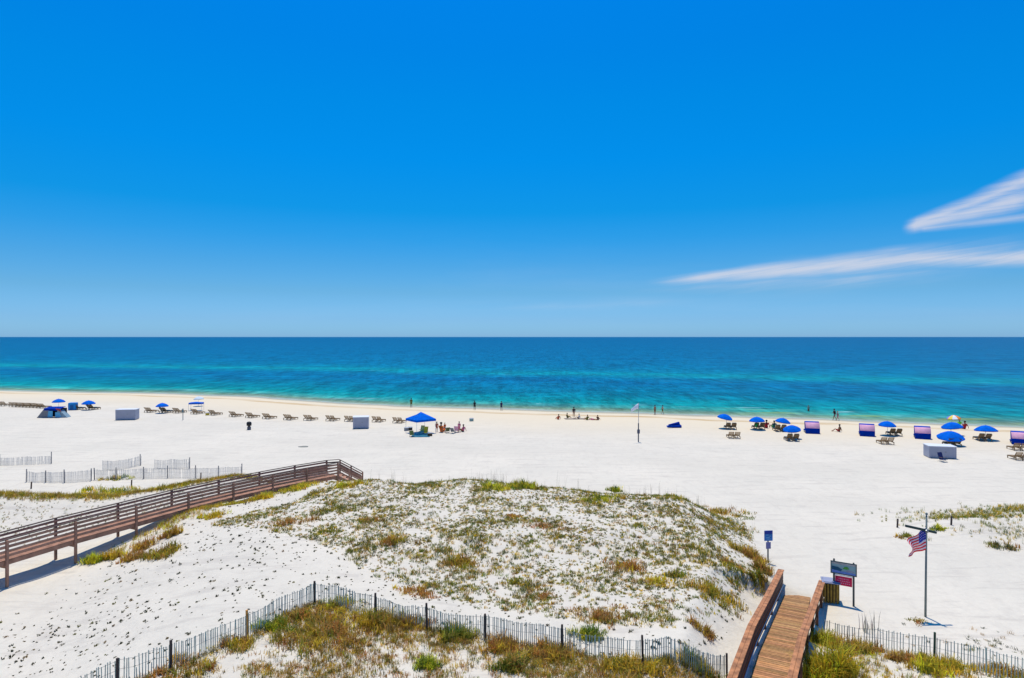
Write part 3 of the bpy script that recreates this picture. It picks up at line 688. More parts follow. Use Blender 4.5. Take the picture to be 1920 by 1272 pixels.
# single clumps one can point at
def clump(px, py, w, h, cols, wt, label, n=220, cat='grass clump', name='grass_clump', lean=(.15, .95), grp='large grass clumps on the dunes'):
    c = G(px, py); mp = c.y / F; mid = 945 < py < 1172 and 480 < px < 1420; rx = w * mp / 2 * (1.6 if mid else 1.2); hh = h * mp * (.62 if mid else 1.0); n = int(n * 2.2)
    nb = max(4, n // (11 if mid else 16)); r = RNG.uniform(0, 1, nb) ** (.75 if mid else .5); a = RNG.uniform(0, 2 * np.pi, nb)
    lob = 1 + .25 * np.sin(a * 3 + px) + .25 * np.sin(a * 5 + py)
    bx = r * rx * np.cos(a) * lob; by = r * max(rx * .75, .25) * np.sin(a) * lob; bh = hh * RNG.uniform(.35, 1.0, nb) * (1.1 - .45 * r)
    k = RNG.integers(0, nb, n); X_ = c.x + bx[k] + RNG.normal(0, .05 + rx * .05, n); Y_ = c.y + .3 + by[k] + RNG.normal(0, .06 + rx * .05, n)
    P = np.stack([X_ - c.x, Y_ - c.y, hgt(X_, Y_) - c.z - .03], -1)
    L_ = bh[k] * RNG.uniform(.6, 1.15, n); az = RNG.uniform(0, 2 * np.pi, n); bc = palette(nb, cols, wt)[k] * RNG.uniform(.75, 1.3, (n, 1)); r = r[k]
    o = blade_mesh(name, P, L_, az, RNG.uniform(*lean, n), RNG.uniform(.014, .03, n) * (1 + c.y / 60), np.clip(bc, 0, 1))
    o.location = c; tag(o, label, cat, grp)
YG = ([LIME, GOLD, GREEN, OLIVE], [3, 2.2, 2, 1.5]); GB = ([GOLD, BROWN, OLIVE, RUST], [2.5, 3, 2, 1.5]); BR = ([BROWN, RUST, GOLD], [3, 2.5, 1]); OL = ([OLIVE, GREEN, GOLD, BROWN], [4, 2, 1.5, 1])
for a in [
    (922, 917, 66, 17, *YG, 'yellow green grass mound on the dune crest, left half of the brightest patch', 420),
    (982, 916, 56, 22, *YG, 'tall green grass mound on the dune crest, right half of the brightest patch', 420),
    (1010, 919, 36, 14, *OL, 'low olive grass beside the scrap of fence on the crest', 180),
    (1132, 940, 70, 18, *YG, 'yellow green grass patch on the crest right of the fence scrap', 320),
    (1156, 923, 22, 16, *([GREEN, LIME], [3, 2]), 'small round green bush standing alone behind the crest', 160),
    (1270, 934, 40, 14, *OL, 'grey green tuft at the back of the dune near two stubs', 150),
    (1352, 965, 70, 22, *GB, 'golden grass mound on the right shoulder of the dune crest', 380),
    (1388, 972, 40, 14, *OL, 'olive grass tail at the right end of the dune crest', 150),
    (1405, 1045, 46, 42, *GB, 'golden grass strip on the right dune edge below the blue sign', 420),
    (1432, 1075, 34, 36, *GB, 'golden grass hugging the top of the left boardwalk handrail', 260),
    (1430, 1112, 30, 28, *OL, 'olive grass touching the left handrail halfway down the slope', 200),
    (1345, 1125, 74, 44, *([GOLD, OLIVE, BROWN], [4, 2, 1.5]), 'broad golden clump on the dune left of the boardwalk', 420),
    (1385, 1100, 40, 26, *OL, 'olive clump between the broad golden clump and the boardwalk', 200),
    (1372, 1062, 36, 24, *GB, 'gold clump just inside the right dune edge', 200),
    (1232, 1098, 44, 30, *([GOLD, LIME, BROWN], [2, 1.5, 2]), 'gold and green clump in the middle right of the dune', 240),
    (1180, 1070, 54, 34, *BR, 'brown dead clump right of the dune middle', 260),
    (1270, 1085, 36, 34, *OL, 'dark olive clump next to the gold and green clump', 200),
    (1300, 1030, 44, 20, *OL, 'olive patch on the upper right of the dune', 180),
    (1200, 990, 46, 16, *OL, 'olive tuft under the crest on the right', 160),
    (1265, 965, 50, 14, *GB, 'golden tuft under the crest on the right', 180),
    (1028, 992, 44, 18, *([RUST, BROWN], [3, 1]), 'rust red dead clump in the upper middle of the dune', 220),
    (960, 972, 36, 14, *BR, 'faded brown clump left of the rust red one', 150),
    (858, 1062, 48, 36, *GB, 'olive brown clump in the middle left of the dune', 300),
    (738, 1020, 46, 34, *GB, 'brown and green clump on the upper left of the dune', 280),
    (772, 1112, 40, 28, *([RUST, GOLD], [3, 2]), 'rusty clump just behind the fence, left one of two', 200),
    (796, 1122, 32, 24, *([RUST, BROWN], [3, 1]), 'rusty clump just behind the fence, right one of two', 180),
    (690, 978, 40, 20, *BR, 'brown tuft on the left slope of the dune', 160),
    (540, 985, 60, 26, *BR, 'pinkish brown patch at the left end of the dune grass', 220),
    (610, 1000, 44, 22, *OL, 'olive patch beside the pinkish brown patch', 180),
    (968, 1098, 34, 24, *OL, 'small olive clump in the lower middle of the dune', 150),
    (1020, 1122, 30, 20, *([RUST, BROWN], [3, 1]), 'small rust clump behind the fence near the dune middle', 130),
    (1130, 1165, 80, 34, *BR, 'wide pinkish brown dead patch behind the fence', 320),
    (1240, 1135, 60, 16, *GB, 'thin golden band on the lower right of the dune', 180),
    (1318, 1190, 40, 30, *BR, 'reddish spiky tuft left of the boardwalk handrail', 160),
    (1105, 1200, 50, 34, *([GREEN, OLIVE, LIME], [3, 2, 1]), 'green clump standing against the fence pickets', 300),
    (635, 1140, 54, 36, *([LIME, GOLD, OLIVE], [3, 2, 2]), 'yellow green clump right under the highest fence corner', 320),
    (505, 1185, 60, 30, *([GREEN, LIME, OLIVE], [3, 2, 1]), 'green clump right of the orange fence post', 320),
    (430, 1222, 66, 30, *GB, 'olive and rust clump left of the orange fence post', 320),
    (340, 1266, 90, 34, *GB, 'golden brown clump at the foot of the fence near the bottom edge', 360),
    (600, 1205, 130, 40, *GB, 'big golden brown thicket in the middle of the foreground', 620),
    (560, 1170, 70, 40, *GB, 'brown thicket below the fence, left of the big one', 360),
    (690, 1180, 84, 46, *([GOLD, OLIVE, BROWN], [3, 2, 2]), 'golden thicket under the fence right of its highest corner', 420),
    (760, 1180, 64, 36, *GB, 'brown thicket against the fence between two dark posts', 320),
    (856, 1200, 56, 44, *OL, 'tall olive clump against the fence in the centre', 300),
    (800, 1258, 34, 38, *([GREEN, LIME, OLIVE], [3, 2, 1]), 'upright bright green tuft at the bottom centre left', 280),
    (940, 1225, 64, 36, *BR, 'brown clump in front of the fence near the centre', 280),
    (960, 1262, 44, 46, *OL, 'olive tuft at the bottom centre', 260),
    (1040, 1235, 84, 40, *GB, 'golden brown thicket in front of the fence right of centre', 400),
    (1195, 1262, 110, 40, *([GOLD, OLIVE, BROWN], [4, 2, 1]), 'wide golden thicket at the bottom right of centre', 520),
    (1310, 1262, 60, 40, *OL, 'olive thicket at the bottom beside the boardwalk', 300),
    (168, 1058, 36, 26, *([LIME, GREEN], [3, 2]), 'vivid green tuft at the near edge of the walkway shadow', 260),
    (205, 1050, 40, 28, *([GOLD, LIME, BROWN], [3, 2, 1]), 'yellow tuft beside the vivid green tuft by the walkway', 260),
    (242, 1052, 44, 28, *BR, 'brown tuft in the row below the walkway, second of the brown ones', 240),
    (268, 1030, 36, 26, *BR, 'brown tuft in the row below the walkway, closest to the walkway posts', 220),
    (300, 1044, 56, 34, *([BROWN, OLIVE, GOLD], [3, 2, 1]), 'largest brown tuft in the row below the walkway', 340),
    (318, 1008, 30, 30, *GB, 'upright golden tuft above the largest brown tuft', 200),
    (395, 972, 36, 20, *([GOLD, LIME], [3, 2]), 'golden round bush at the walkway foot, left of the two round ones', 260),
    (494, 936, 32, 20, *([GOLD, LIME], [3, 3]), 'golden round bush at the walkway foot, right of the two round ones', 260),
    (216, 899, 44, 14, *YG, 'yellow green patch among the back fences', 220),
    (200, 925, 90, 20, *YG, 'bright yellow green grass bank beyond the walkway', 420),
    (310, 915, 66, 18, *YG, 'bright yellow grass bank just above the walkway rail', 320),
    (655, 913, 56, 16, *([GOLD, LIME, OLIVE], [4, 2, 1]), 'golden grass round the foot of the walkway stairs', 380),
    (560, 918, 60, 18, *YG, 'green grass under the seaward end of the walkway', 320),
    (1560, 1275, 76, 84, *([LIME, GOLD, GREEN], [4, 3, 1]), 'bright yellow leafy bush pressed against the right boardwalk handrail', 900),
    (1553, 1212, 40, 50, *([LIME, GOLD, OLIVE], [3, 2, 2]), 'yellow green bush at the top of the right handrail', 420),
    (1610, 1225, 84, 46, *GB, 'brown and gold thicket right of the bright yellow bush', 520),
    (1700, 1245, 40, 30, *BR, 'small brown clump in front of the right fence', 200),
    (1775, 1262, 84, 46, *([GOLD, OLIVE, LIME], [4, 2, 1]), 'golden thicket round the green fence post', 460),
    (1890, 1268, 70, 40, *GB, 'golden thicket in the bottom right corner', 360),
    (1763, 996, 22, 18, *([GREEN, LIME], [2, 3]), 'small green tuft just right of the flag', 140),
    (1698, 1010, 24, 14, *OL, 'small olive tuft left of the flag', 110),
    (1880, 1030, 50, 18, *([GREY, BROWN, OLIVE], [2, 2, 2]), 'dry grey clump on the sand below the right hummock', 170),
    (1730, 1172, 40, 10, *GB, 'low brown tuft at the foot of the flagpole', 120),
]:
    clump(*a)
for px, py, h, lab in ((1628, 1190, 55, 'leafless pale stalks rising behind the right fence, left bunch'), (1645, 1190, 60, 'leafless pale stalks rising behind the right fence, leaning bunch')):
    clump(px, py, 16, h, [np.array((.38, .34, .27))], [1], lab, 7, 'dry stalks', 'dry_stalks', (.05, .25), 'dry stalks behind the right fence')

# ------------------------------------------------------------------ signs, flags, bin near the boardwalk
BLUE = mat('royal_blue_canvas', (.0, .12, .58), .9, .18, 2, .1, spec=.05)
BLUE2 = mat('navy_canvas', (.0, .03, .30), .9, .15, 2, .1, spec=.05)
SKYB = mat('light_blue_fabric', (.12, .42, .62), .85, .1, 3)
PINK = mat('pink_fabric', (.88, .44, .56), .85, .1, 3)
WHITE = mat('white_painted_panel', (.62, .63, .66), .55, .06, 3)
WOODL = mat('brown_lounger_wood', (.27, .17, .08), .7, .3, 8)
CUSH = mat('dark_teal_cushion', (.012, .05, .075), .8, .2, 5)
STEEL = mat('grey_steel', (.22, .24, .25), .4, .15, 10, metal=.5)
ALU = mat('grey_green_pole_paint', (.16, .20, .19), .45, .12, 8)
DARK = mat('black_plastic', (.012, .013, .016), .5, .1, 8)
GREYC = mat('grey_canvas', (.20, .205, .22), .85, .15, 4)

def sign_board():
    root = empty('beach_access_sign', G(1582, 1134), R(-32), 'two post sign with picture board and red notice at the boardwalk end', 'sign')
    gz = lambda x, y: 0
    for x in (-.44, .44):
        mb = MB(); mb.beam((x, 0, -.4), (x, 0, 2.12 + (.06 if x < 0 else 0)), .09, .09, (0, 1, 0)); mb.box((x, 0, 2.2 if x < 0 else 2.14), (.07, .07, .06)); mb.build('post', mat('sign_post_timber', (.10, .10, .085), .75, .2, 6, .3), root, .01)
    mb = MB(); mb.box((0, -.065, 1.82), (1.14, .035, .62)); bd = mb.build('picture_board', mat('sign_pale_green', (.30, .44, .42), .5, .1, 3), root, .01)
    mb = MB()
    for c, d in (((0, -.087, 2.115), (1.18, .03, .04)), ((0, -.087, 1.525), (1.18, .03, .04)), ((-.57, -.087, 1.82), (.04, .03, .63)), ((.57, -.087, 1.82), (.04, .03, .63))): mb.box(c, d)
    mb.build('board_frame', mat('sign_frame_grey', (.07, .10, .10), .6, .2, 6), bd)
    def flat(name, pts, m, y=-.0855, d=.004):
        mb = MB(); n = len(pts)
        mb.add([(x, y, z) for x, z in pts] + [(x, y - d, z) for x, z in pts], [tuple(range(n)), tuple(range(2 * n - 1, n - 1, -1))] + [(i, n + i, n + (i + 1) % n, (i + 1) % n) for i in range(n)])
        return mb.build(name, m, bd)
    flat('printed_header', [(-.53, 2.0), (.53, 2.0), (.53, 2.08), (-.53, 2.08)], mat('header_tan', (.50, .45, .40), .6, .15, 9))
    flat('printed_sea', [(-.53, 1.70), (-.12, 1.66), (-.05, 1.76), (-.25, 1.86), (-.53, 1.88)], mat('print_dark_teal', (.01, .10, .17), .5, .2, 9))
    flat('printed_sea', [(-.53, 1.56), (.53, 1.56), (.53, 1.64), (.05, 1.67), (-.12, 1.66), (-.53, 1.70)], mat('print_periwinkle', (.17, .26, .60), .5, .2, 9))
    flat('printed_islet', [(-.05, 1.80), (.05, 1.92), (.18, 1.93), (.26, 1.83), (.14, 1.79)], mat('print_leaf_green', (.10, .36, .05), .5, .3, 19))
    flat('printed_text_row', [(.12, 1.70), (.47, 1.70), (.47, 1.735), (.12, 1.735)], mat('print_mauve', (.40, .24, .36), .5, .2, 19))
    mb = MB(); mb.box((0, -.06, 1.18), (.76, .025, .46)); rb = mb.build('red_notice', mat('notice_red', (.85, .01, .08), .5, .08, 5), root, .006)
    mb = MB()
    for x in (-.31, .33): mb.box((x, -.076, 1.34), (.05, .006, .05))
    mb.build('notice_symbols', mat('notice_dark_red', (.16, .0, .02), .5, .1, 5), rb)
    mb = MB(); random.seed(3)
    for z, x0, x1 in ((1.29, -.22, .22), (1.18, -.3, .3), (1.07, -.28, .26)):   # rows of illegible white lettering
        x = x0
        while x < x1:
            w = random.uniform(.025, .06); mb.box((x + w / 2, -.076, z), (w, .005, random.uniform(.035, .05))); x += w + random.uniform(.015, .045)
    mb.build('notice_lettering', mat('notice_white', (.78, .35, .42), .5, .05, 5), rb)
    mb = MB(); mb.box((0, -.045, 1.455), (.8, .02, .05)); mb.build('white_strip', WHITE, root)
sign_board()
def blue_sign():
    root = empty('beach_info_sign', G(1440, 1055), R(5), 'blue square sign above a small lilac plate on a slim post beyond the dune edge', 'sign')
    mb = MB(); mb.beam((0, 0, -.4), (0, 0, 1.85), .07, .07, (0, 1, 0)); mb.build('post', mat('sign_post_grey', (.17, .17, .14), .7, .2, 6), root, .01)
    mb = MB(); mb.box((0, -.055, 1.60), (.52, .03, .62)); a = mb.build('blue_panel', mat('sign_blue', (.02, .16, .46), .5, .25, 4), root, .02)
    mb = MB(); mb.box((0, -.074, 1.80), (.50, .006, .18)); mb.build('dark_header', mat('sign_navy', (.005, .03, .28), .5, .1, 4), a)
    mb = MB()
    for k, (x, z, w) in enumerate(((-.08, 1.64, .16), (.1, 1.58, .12), (-.04, 1.50, .22), (.0, 1.41, .26))): mb.box((x, -.073, z), (w, .004, .03))
    mb.build('faint_lettering', mat('sign_pale_text', (.18, .42, .60), .5, .1, 4), a)
    mb = MB(); mb.box((0, -.05, 1.02), (.30, .025, .40)); mb.build('lilac_plate', mat('sign_lilac', (.17, .17, .36), .5, .25, 5), root, .015)
blue_sign()
def slatted_bin():
    g = G(1557, 1127); root = empty('slatted_trash_bin', g, R(-20), 'yellow brown slatted wooden trash bin with a grey lid beside the right handrail end', 'trash bin')
    m1 = mat('yellow_slats', (.34, .20, .03), .7, .3, 7, .3)
    for sx, sy in ((0, -1), (0, 1), (1, 0), (-1, 0)):
        mb = MB()
        for k in range(5):
            t = (k - 2) * .14
            if sx == 0: mb.box((t, sy * .36, .50), (.09, .03, .95))
            else: mb.box((sx * .36, t, .50), (.03, .09, .95))
        mb.build('slat_side', m1, root, .005)
    mb = MB(); mb.lathe([(.27, .02), (.30, .92), (.27, .92), (.25, .05)], 14); mb.build('inner_drum', mat('dark_drum', (.03, .022, .015), .6, .2, 5), root)
    mb = MB(); mb.box((0, 0, 1.03), (.84, .84, .05)); mb.box((0, 0, 1.07), (.7, .7, .03)); mb.build('lid', mat('lilac_grey_lid', (.30, .31, .40), .5, .1, 5), root, .015)
slatted_bin()
def us_flag():
    g = G(1735, 1157); root = empty('flagpole', g, 0, 'tall grey flagpole with a cross yard standing in the sand at the right', 'flagpole')
    mb = MB(); mb.tube((0, 0, -.4), (.06, 0, 4.9), .055, .04, 10); mb.build('pole', ALU, root, smooth=True)
    mb = MB(); mb.lathe([(.0, 4.9), (.045, 4.93), (.06, 4.98), (.04, 5.03), (.0, 5.05)], 10, (.06, 0, 0)); mb.build('finial', ALU, root, smooth=True)
    mb = MB(); mb.beam((-.95, .02, 4.40), (.52, -.02, 4.08), .09, .11); mb.build('yard', mat('dark_yard_timber', (.03, .055, .05), .7, .2, 6), root, .01)
    mb = MB(); mb.lathe([(.0, 4.05), (.09, 4.1), (.10, 4.2), (.0, 4.27)], 10, (.04, -.02, 0)); mb.build('yard_clamp', STEEL, root)
    # limp flag hanging from the hoist, folds slanting down to the left
    nx, ny = 34, 26; W, Hh = 1.55, 1.2; vs = []; fs = []
    for j in range(ny + 1):
        for i in range(nx + 1):
            u = i / nx; v = j / ny                         # u along the fly, v down the hoist
            drop = 1.02 * u ** 1.15; x = -.80 * u - .06 * math.sin(u * 3); z = -v * (1.05 - .18 * u) - drop * .62 + .12 * u * v
            y = -.03 + .11 * math.sin(u * 9 + v * 3.2) * u ** .5 + .07 * math.sin(v * 7 + u * 2) * u
            x += .05 * math.sin(v * 6 + u * 5) * u
            vs.append((x + .02, y, 4.30 + z))
    for j in range(ny):
        for i in range(nx): a = j * (nx + 1) + i; fs.append((a, a + 1, a + nx + 2, a + nx + 1))
    m = bpy.data.materials.new('flag_cloth'); m.use_nodes = True; nt = m.node_tree; N = nt.nodes.new; L = nt.links.new; p = nt.nodes['Principled BSDF']; p.inputs['Roughness'].default_value = .8
    def cm(c):
        q = bpy.data.materials.new('flag_cloth'); q.use_nodes = True; qq = q.node_tree.nodes['Principled BSDF']; qq.inputs['Base Color'].default_value = (*c, 1); qq.inputs['Roughness'].default_value = .8
        t = q.node_tree; n = t.nodes.new('ShaderNodeTexNoise'); n.inputs['Scale'].default_value = 60; b = t.nodes.new('ShaderNodeBump'); b.inputs['Strength'].default_value = .1; b.inputs['Distance'].default_value = .005
        t.links.new(n.outputs[0], b.inputs['Height']); t.links.new(b.outputs[0], qq.inputs['Normal']); return q
    me = bpy.data.meshes.new('flag'); me.from_pydata(vs, [], fs); ms = [cm((.78, .004, .02)), cm((.80, .66, .68)), cm((.008, .02, .30))]
    for q in ms: me.materials.append(q)
    for f in me.polygons:
        j, i = divmod(f.index, nx); st = int(j / ny * 13) % 2
        k = 0 if st == 0 else 1
        if i < nx * .40 and j < ny * 7 / 13:
            k = 2
            if (i % 3 == 1) and (j % 3 == 1): k = 1
        f.material_index = k; f.use_smooth = True
    o = bpy.data.objects.new('national_flag', me); COL.objects.link(o); o.location = g; k = o.modifiers.new('s', 'SOLIDIFY'); k.thickness = .004
    tag(o, 'limp stars and stripes flag hanging from the tall flagpole', 'flag')
us_flag()
def beach_flag():
    g = G(1197, 829); root = empty('flagpole', g, 0, 'slim flagpole on the open beach with a dark box halfway up', 'flagpole')
    mb = MB(); mb.tube((0, 0, -.4), (.03, 0, 5.0), .045, .03, 8); mb.build('pole', mat('pale_grey_pole', (.35, .37, .38), .5, .1, 6), root)
    mb = MB(); mb.tube((0, 0, .0), (.01, 0, 2.4), .075, .075, 8); mb.build('lower_sleeve', mat('dark_grey_sleeve', (.10, .11, .13), .5, .1, 6), root)
    mb = MB(); mb.box((0, -.08, 1.35), (.34, .12, .52)); mb.build('notice_box', mat('slate_box', (.09, .10, .14), .5, .1, 6), root, .02)
    vs, fs = [], []; n = 12
    for j in range(2):
        for i in range(n + 1):
            u = i / n; vs.append((-u * .95, .08 * math.sin(u * 7), 4.95 - .75 * u ** 1.2 - j * (.72 - .35 * u)))
    for i in range(n): fs.append((i, i + 1, n + 2 + i, n + 1 + i))
    mb = MB(); mb.add(vs, fs); o = mb.build('beach_flag', mat('white_flag_cloth', (.72, .75, .82), .8, .05, 9), None, smooth=True, thick=.006); o.location = g
    tag(o, 'white flag flying from the slim pole on the open beach', 'flag')
beach_flag()
g = G(343, 788); root = empty('post_sign', g, 0, 'slim grey green post with a small plate among the left loungers', 'sign')
mb = MB(); mb.beam((0, 0, -.3), (0, 0, 1.9), .09, .09, (0, 1, 0)); mb.build('post', mat('sage_post', (.20, .26, .25), .6, .1, 6), root, .01)
mb = MB(); mb.box((0, -.07, 1.5), (.32, .03, .5)); mb.build('plate', mat('sage_plate', (.14, .22, .22), .5, .1, 6), root, .02)
g = G(467, 806); root = empty('trash_can', g, 0, 'black domed trash can on a short stem on the open left beach', 'trash can')
mb = MB(); mb.lathe([(.24, 0), (.27, .1), (.26, .42), (.10, .5)], 12); mb.build('base', mat('grey_can', (.10, .10, .12), .5, .1, 6), root)
mb = MB(); mb.lathe([(.10, .5), (.34, .6), (.36, .95), (.28, 1.12), (.0, 1.2)], 12); mb.build('drum', DARK, root, smooth=True)
g = G(570, 838); mb = MB(); random.seed(5)
mb.lathe([(1.0, 0), (.95, .05), (.6, .10), (.0, .12)], 18); mb.v = [(.62 * x * (1 + .25 * math.sin(5 * x + 3 * y)), y * .5, z * .6) for x, y, z in mb.v]
o = mb.build('seaweed_pile', mat('dry_seaweed', (.22, .22, .18), .9, .4, 9, .6), None, smooth=True); o.location = g; tag(o, 'flat grey seaweed patch alone on the open sand', 'seaweed')

# ------------------------------------------------------------------ beach furniture
def sea_rz(x):     # rotation so that local +Y faces the sea square to the shore
    a = (float(ysh(x + 10)) - float(ysh(x - 10))) / 20; return math.atan(a)
GL = {}
def lounger_proto(cushion):
    r = empty('beach_lounger', (0, 0, 0))
    f = MB()
    for s in (-.31, .31): f.beam((s, -.55, .30), (s, 1.25, .27), .06, .09)
    for k in range(9): f.box((0, -.05 + k * .15, .335), (.60, .11, .02))
    f.build('seat_frame', WOODL, r)
    b = MB(); b.beam((-.31, -.1, .33), (-.31, -.62, .92), .05, .07); b.beam((.31, -.1, .33), (.31, -.62, .92), .05, .07)
    for k in range(6):
        t = (k + .5) / 6; b.beam((-.3, -.1 - .52 * t, .35 + .6 * t), (.3, -.1 - .52 * t, .35 + .6 * t), .02, .08, (0, -.5, .6))
    b.build('backrest', WOODL, r)
    for sx in (-.31, .31):
        for y0 in (-.5, 1.15): l = MB(); l.beam((sx, y0, -.05), (sx, y0, .27), .07, .07, (0, 1, 0)); l.build('leg', WOODL, r)
    if cushion:
        c = MB(); c.beam((0, -.08, .40), (0, 1.2, .37), .58, .08); c.beam((0, -.1, .44), (0, -.60, 1.02), .58, .08); c.build('cushion', CUSH, r, .02)
    return r
LP = [lounger_proto(False), lounger_proto(True)]; USED = [False, False]
def lounger(loc, rz, label, group, kind=0, sc=1):
    if not USED[kind]: o = LP[kind]; USED[kind] = True; o.location = loc; o.rotation_euler = (0, 0, rz); o['label'] = label; o['group'] = group
    else: o = copy_tree(LP[kind], loc, rz, label, group)
    o['category'] = 'lounger'; o.scale = (sc, sc, sc); return o
LG = 'wooden beach loungers in pairs facing the sea'
def pair(px, py, desc, kind=0, gap=.85, sc=1, turn=0.0):
    c = G(px, py); rz = sea_rz(c.x) + turn; t = Vector((math.cos(rz), math.sin(rz), 0)); fw = Vector((-t.y, t.x, 0))
    for k, w in ((-1, 'left'), (1, 'right')):
        p = c + t * (gap / 2 * k) + fw * .4; p.z = H(p.x, p.y)
        lounger(p, rz, f'{w} lounger of the {desc}', LG, kind, sc)
for px, py, d in [(3, 762, 'brown pair cut by the left edge'), (24, 763.5, 'second brown pair from the left edge'), (37, 764, 'third brown pair from the left edge'), (50, 764.5, 'fourth brown pair from the left edge'),
                  (63, 765, 'fifth brown pair, left of the grey tent'), (76, 766, 'brown pair touching the grey tent')]: pair(px, py, d)
for px, py, d, k in [(277, 774, 'brown pair right of the leftmost white box', 0), (305, 775, 'dark pair shaded by the umbrella near the leftmost white box', 1), (330, 775, 'brown pair at the slim post sign', 0), (364, 777, 'brown pair below the square blue canopy', 0),
                  (397, 779, 'pair next to the yellow towel', 0), (436, 782, 'brown pair above and left of the black trash can', 0), (467, 784, 'brown pair straight above the black trash can', 0), (499, 786, 'brown pair above and right of the black trash can', 0),
                  (539, 788, 'third brown pair left of the middle white box', 0), (577, 789, 'second brown pair left of the middle white box', 0), (619, 790, 'brown pair next left of the middle white box', 0),
                  (654, 791, 'brown pair half hidden by the middle white box', 0), (706, 792, 'brown pair right of the middle white box', 0), (745, 794, 'brown pair left of the big blue pop up canopy', 0),
                  (168, 769, 'dark pair under the umbrella right of the blue box tent', 1), (140, 769, 'dark pair at the small blue box tent', 1)]: pair(px, py, d, k)
for px, py, d, k in [(1371, 806, 'dark pair below the leftmost right side umbrella', 1), (1377, 823, 'bare wooden pair standing apart in front of the first umbrella', 0), (1424, 806, 'dark pair under the second right side umbrella', 1), (1464, 810, 'dark pair half hidden by the low umbrella', 1),
                  (1487, 828, 'dark pair in front of the low umbrella', 1), (1680, 818, 'dark pair below the umbrella between the striped cabanas', 1), (1664, 834, 'bare wooden pair in front of the second cabana gap', 0),
                  (1790, 838, 'dark pair behind the big white box', 1), (1847, 828, 'dark pair below the last full umbrella', 1), (1914, 846, 'brown pair in front of the cabana cut by the right edge', 0), (1918, 864, 'reddish brown pair lowest at the right edge', 0)]:
    pair(px, py, d, k, .8, 1.0, .12)

def umbrella(px, py, dia, h, label, tilt=(0, 0), m=BLUE, multi=None):
    g = G(px, py); root = empty('beach_umbrella', g, 0, label, 'umbrella', 'beach umbrellas along the shore')
    tx, ty = tilt
    mb = MB(); mb.tube((0, 0, -.3), (0, 0, h * .6), .025, .025, 6); mb.tube((0, 0, h * .6), (tx * .5, ty * .5, h), .02, .02, 6); mb.build('pole', mat('white_umbrella_pole', (.5, .5, .5), .4, .1, 5), root)
    n = 8; r = dia / 2; M_ = Matrix.Rotation(-tx, 4, 'Y') @ Matrix.Rotation(ty, 4, 'X'); c = Vector((tx * .5, ty * .5, h))
    rings = [(0.03, .0), (.35, -.07), (.7, -.24), (1.0, -.48)]
    groups = [range(n)] if not multi else [[i for i in range(n) if i % len(multi) == k] for k in range(len(multi))]
    for gi, seg in enumerate(groups):
        mb = MB()
        for i in seg:
            vs = []
            for rr, zz in rings:
                for q in (0, .5, 1):
                    t = 2 * math.pi * (i + q) / n; rad = rr * r * (1 if q != .5 else .96); vs.append(c + M_ @ Vector((rad * math.cos(t), rad * math.sin(t), zz * r - (0 if q != .5 else .03 * rr))))
            t0 = len(vs)
            for q in (0, .5, 1):
                t = 2 * math.pi * (i + q) / n; rad = r * (1 if q != .5 else .96); vs.append(c + M_ @ Vector((rad * math.cos(t), rad * math.sin(t), -.48 * r - .13)))
            fs = [(a * 3 + b, a * 3 + b + 1, a * 3 + b + 4, a * 3 + b + 3) for a in range(4) for b in range(2)]
            mb.add(vs, fs)
        mb.build('canopy', multi[gi] if multi else m, root, thick=.012)
    rb = MB()
    for i in range(n):
        t = 2 * math.pi * i / n; rb.tube(c + M_ @ Vector((0, 0, -.02)), c + M_ @ Vector((r * .97 * math.cos(t), r * .97 * math.sin(t), -.50 * r)), .008, .008, 4)
    rb.build('ribs', STEEL, root); mb = MB(); mb.tube(c, c + M_ @ Vector((0, 0, .1)), .03, .01, 6); mb.build('finial', STEEL, root)
    return root
for a in [(110, 769, 2.1, 2.05, 'blue umbrella above the grey tent at the far left'), (166, 769, 2.25, 1.75, 'flat blue umbrella right of the small blue box tent'), (304, 775, 2.1, 1.8, 'blue umbrella right of the leftmost white box'),
          (1362, 804, 2.2, 2.1, 'tilted blue umbrella, leftmost on the right side beach', (-.18, .1)), (1419, 806, 2.2, 1.85, 'blue umbrella second from the left on the right side beach', (.02, 0)),
          (1470, 805, 2.15, 1.6, 'tilted blue umbrella at the pair of seated people in red and green', (-.14, .05)), (1484, 823, 2.25, 1.75, 'low pale rimmed blue umbrella in front of the tilted one', (.12, .14)),
          (1664, 817, 2.2, 1.95, 'domed blue umbrella between two striped cabanas', (0, .05)), (1783, 816, 2.6, 1.75, 'wide blue umbrella just in front of the rainbow one', (.14, 0)),
          (1783, 836, 3.0, 1.75, 'widest blue umbrella, low behind the big white box', (.08, .16)), (1848, 825, 2.6, 1.9, 'flat blue umbrella, last full one at the right', (0, -.05))]:
    umbrella(*a)
umbrella(1787, 803, 1.9, 2.0, 'rainbow striped umbrella at the waterline on the right', (.1, 0), multi=[mat('yellow_cloth', (.85, .62, .08), .8), mat('white_cloth', (.8, .8, .85), .8), mat('orange_cloth', (.8, .25, .03), .8), mat('violet_cloth', (.25, .18, .6), .8)])
umbrella(372, 762, 1.9, 1.9, 'small white umbrella near the water above the square blue canopy', (.05, 0), m=mat('pale_canvas', (.6, .66, .7), .8))

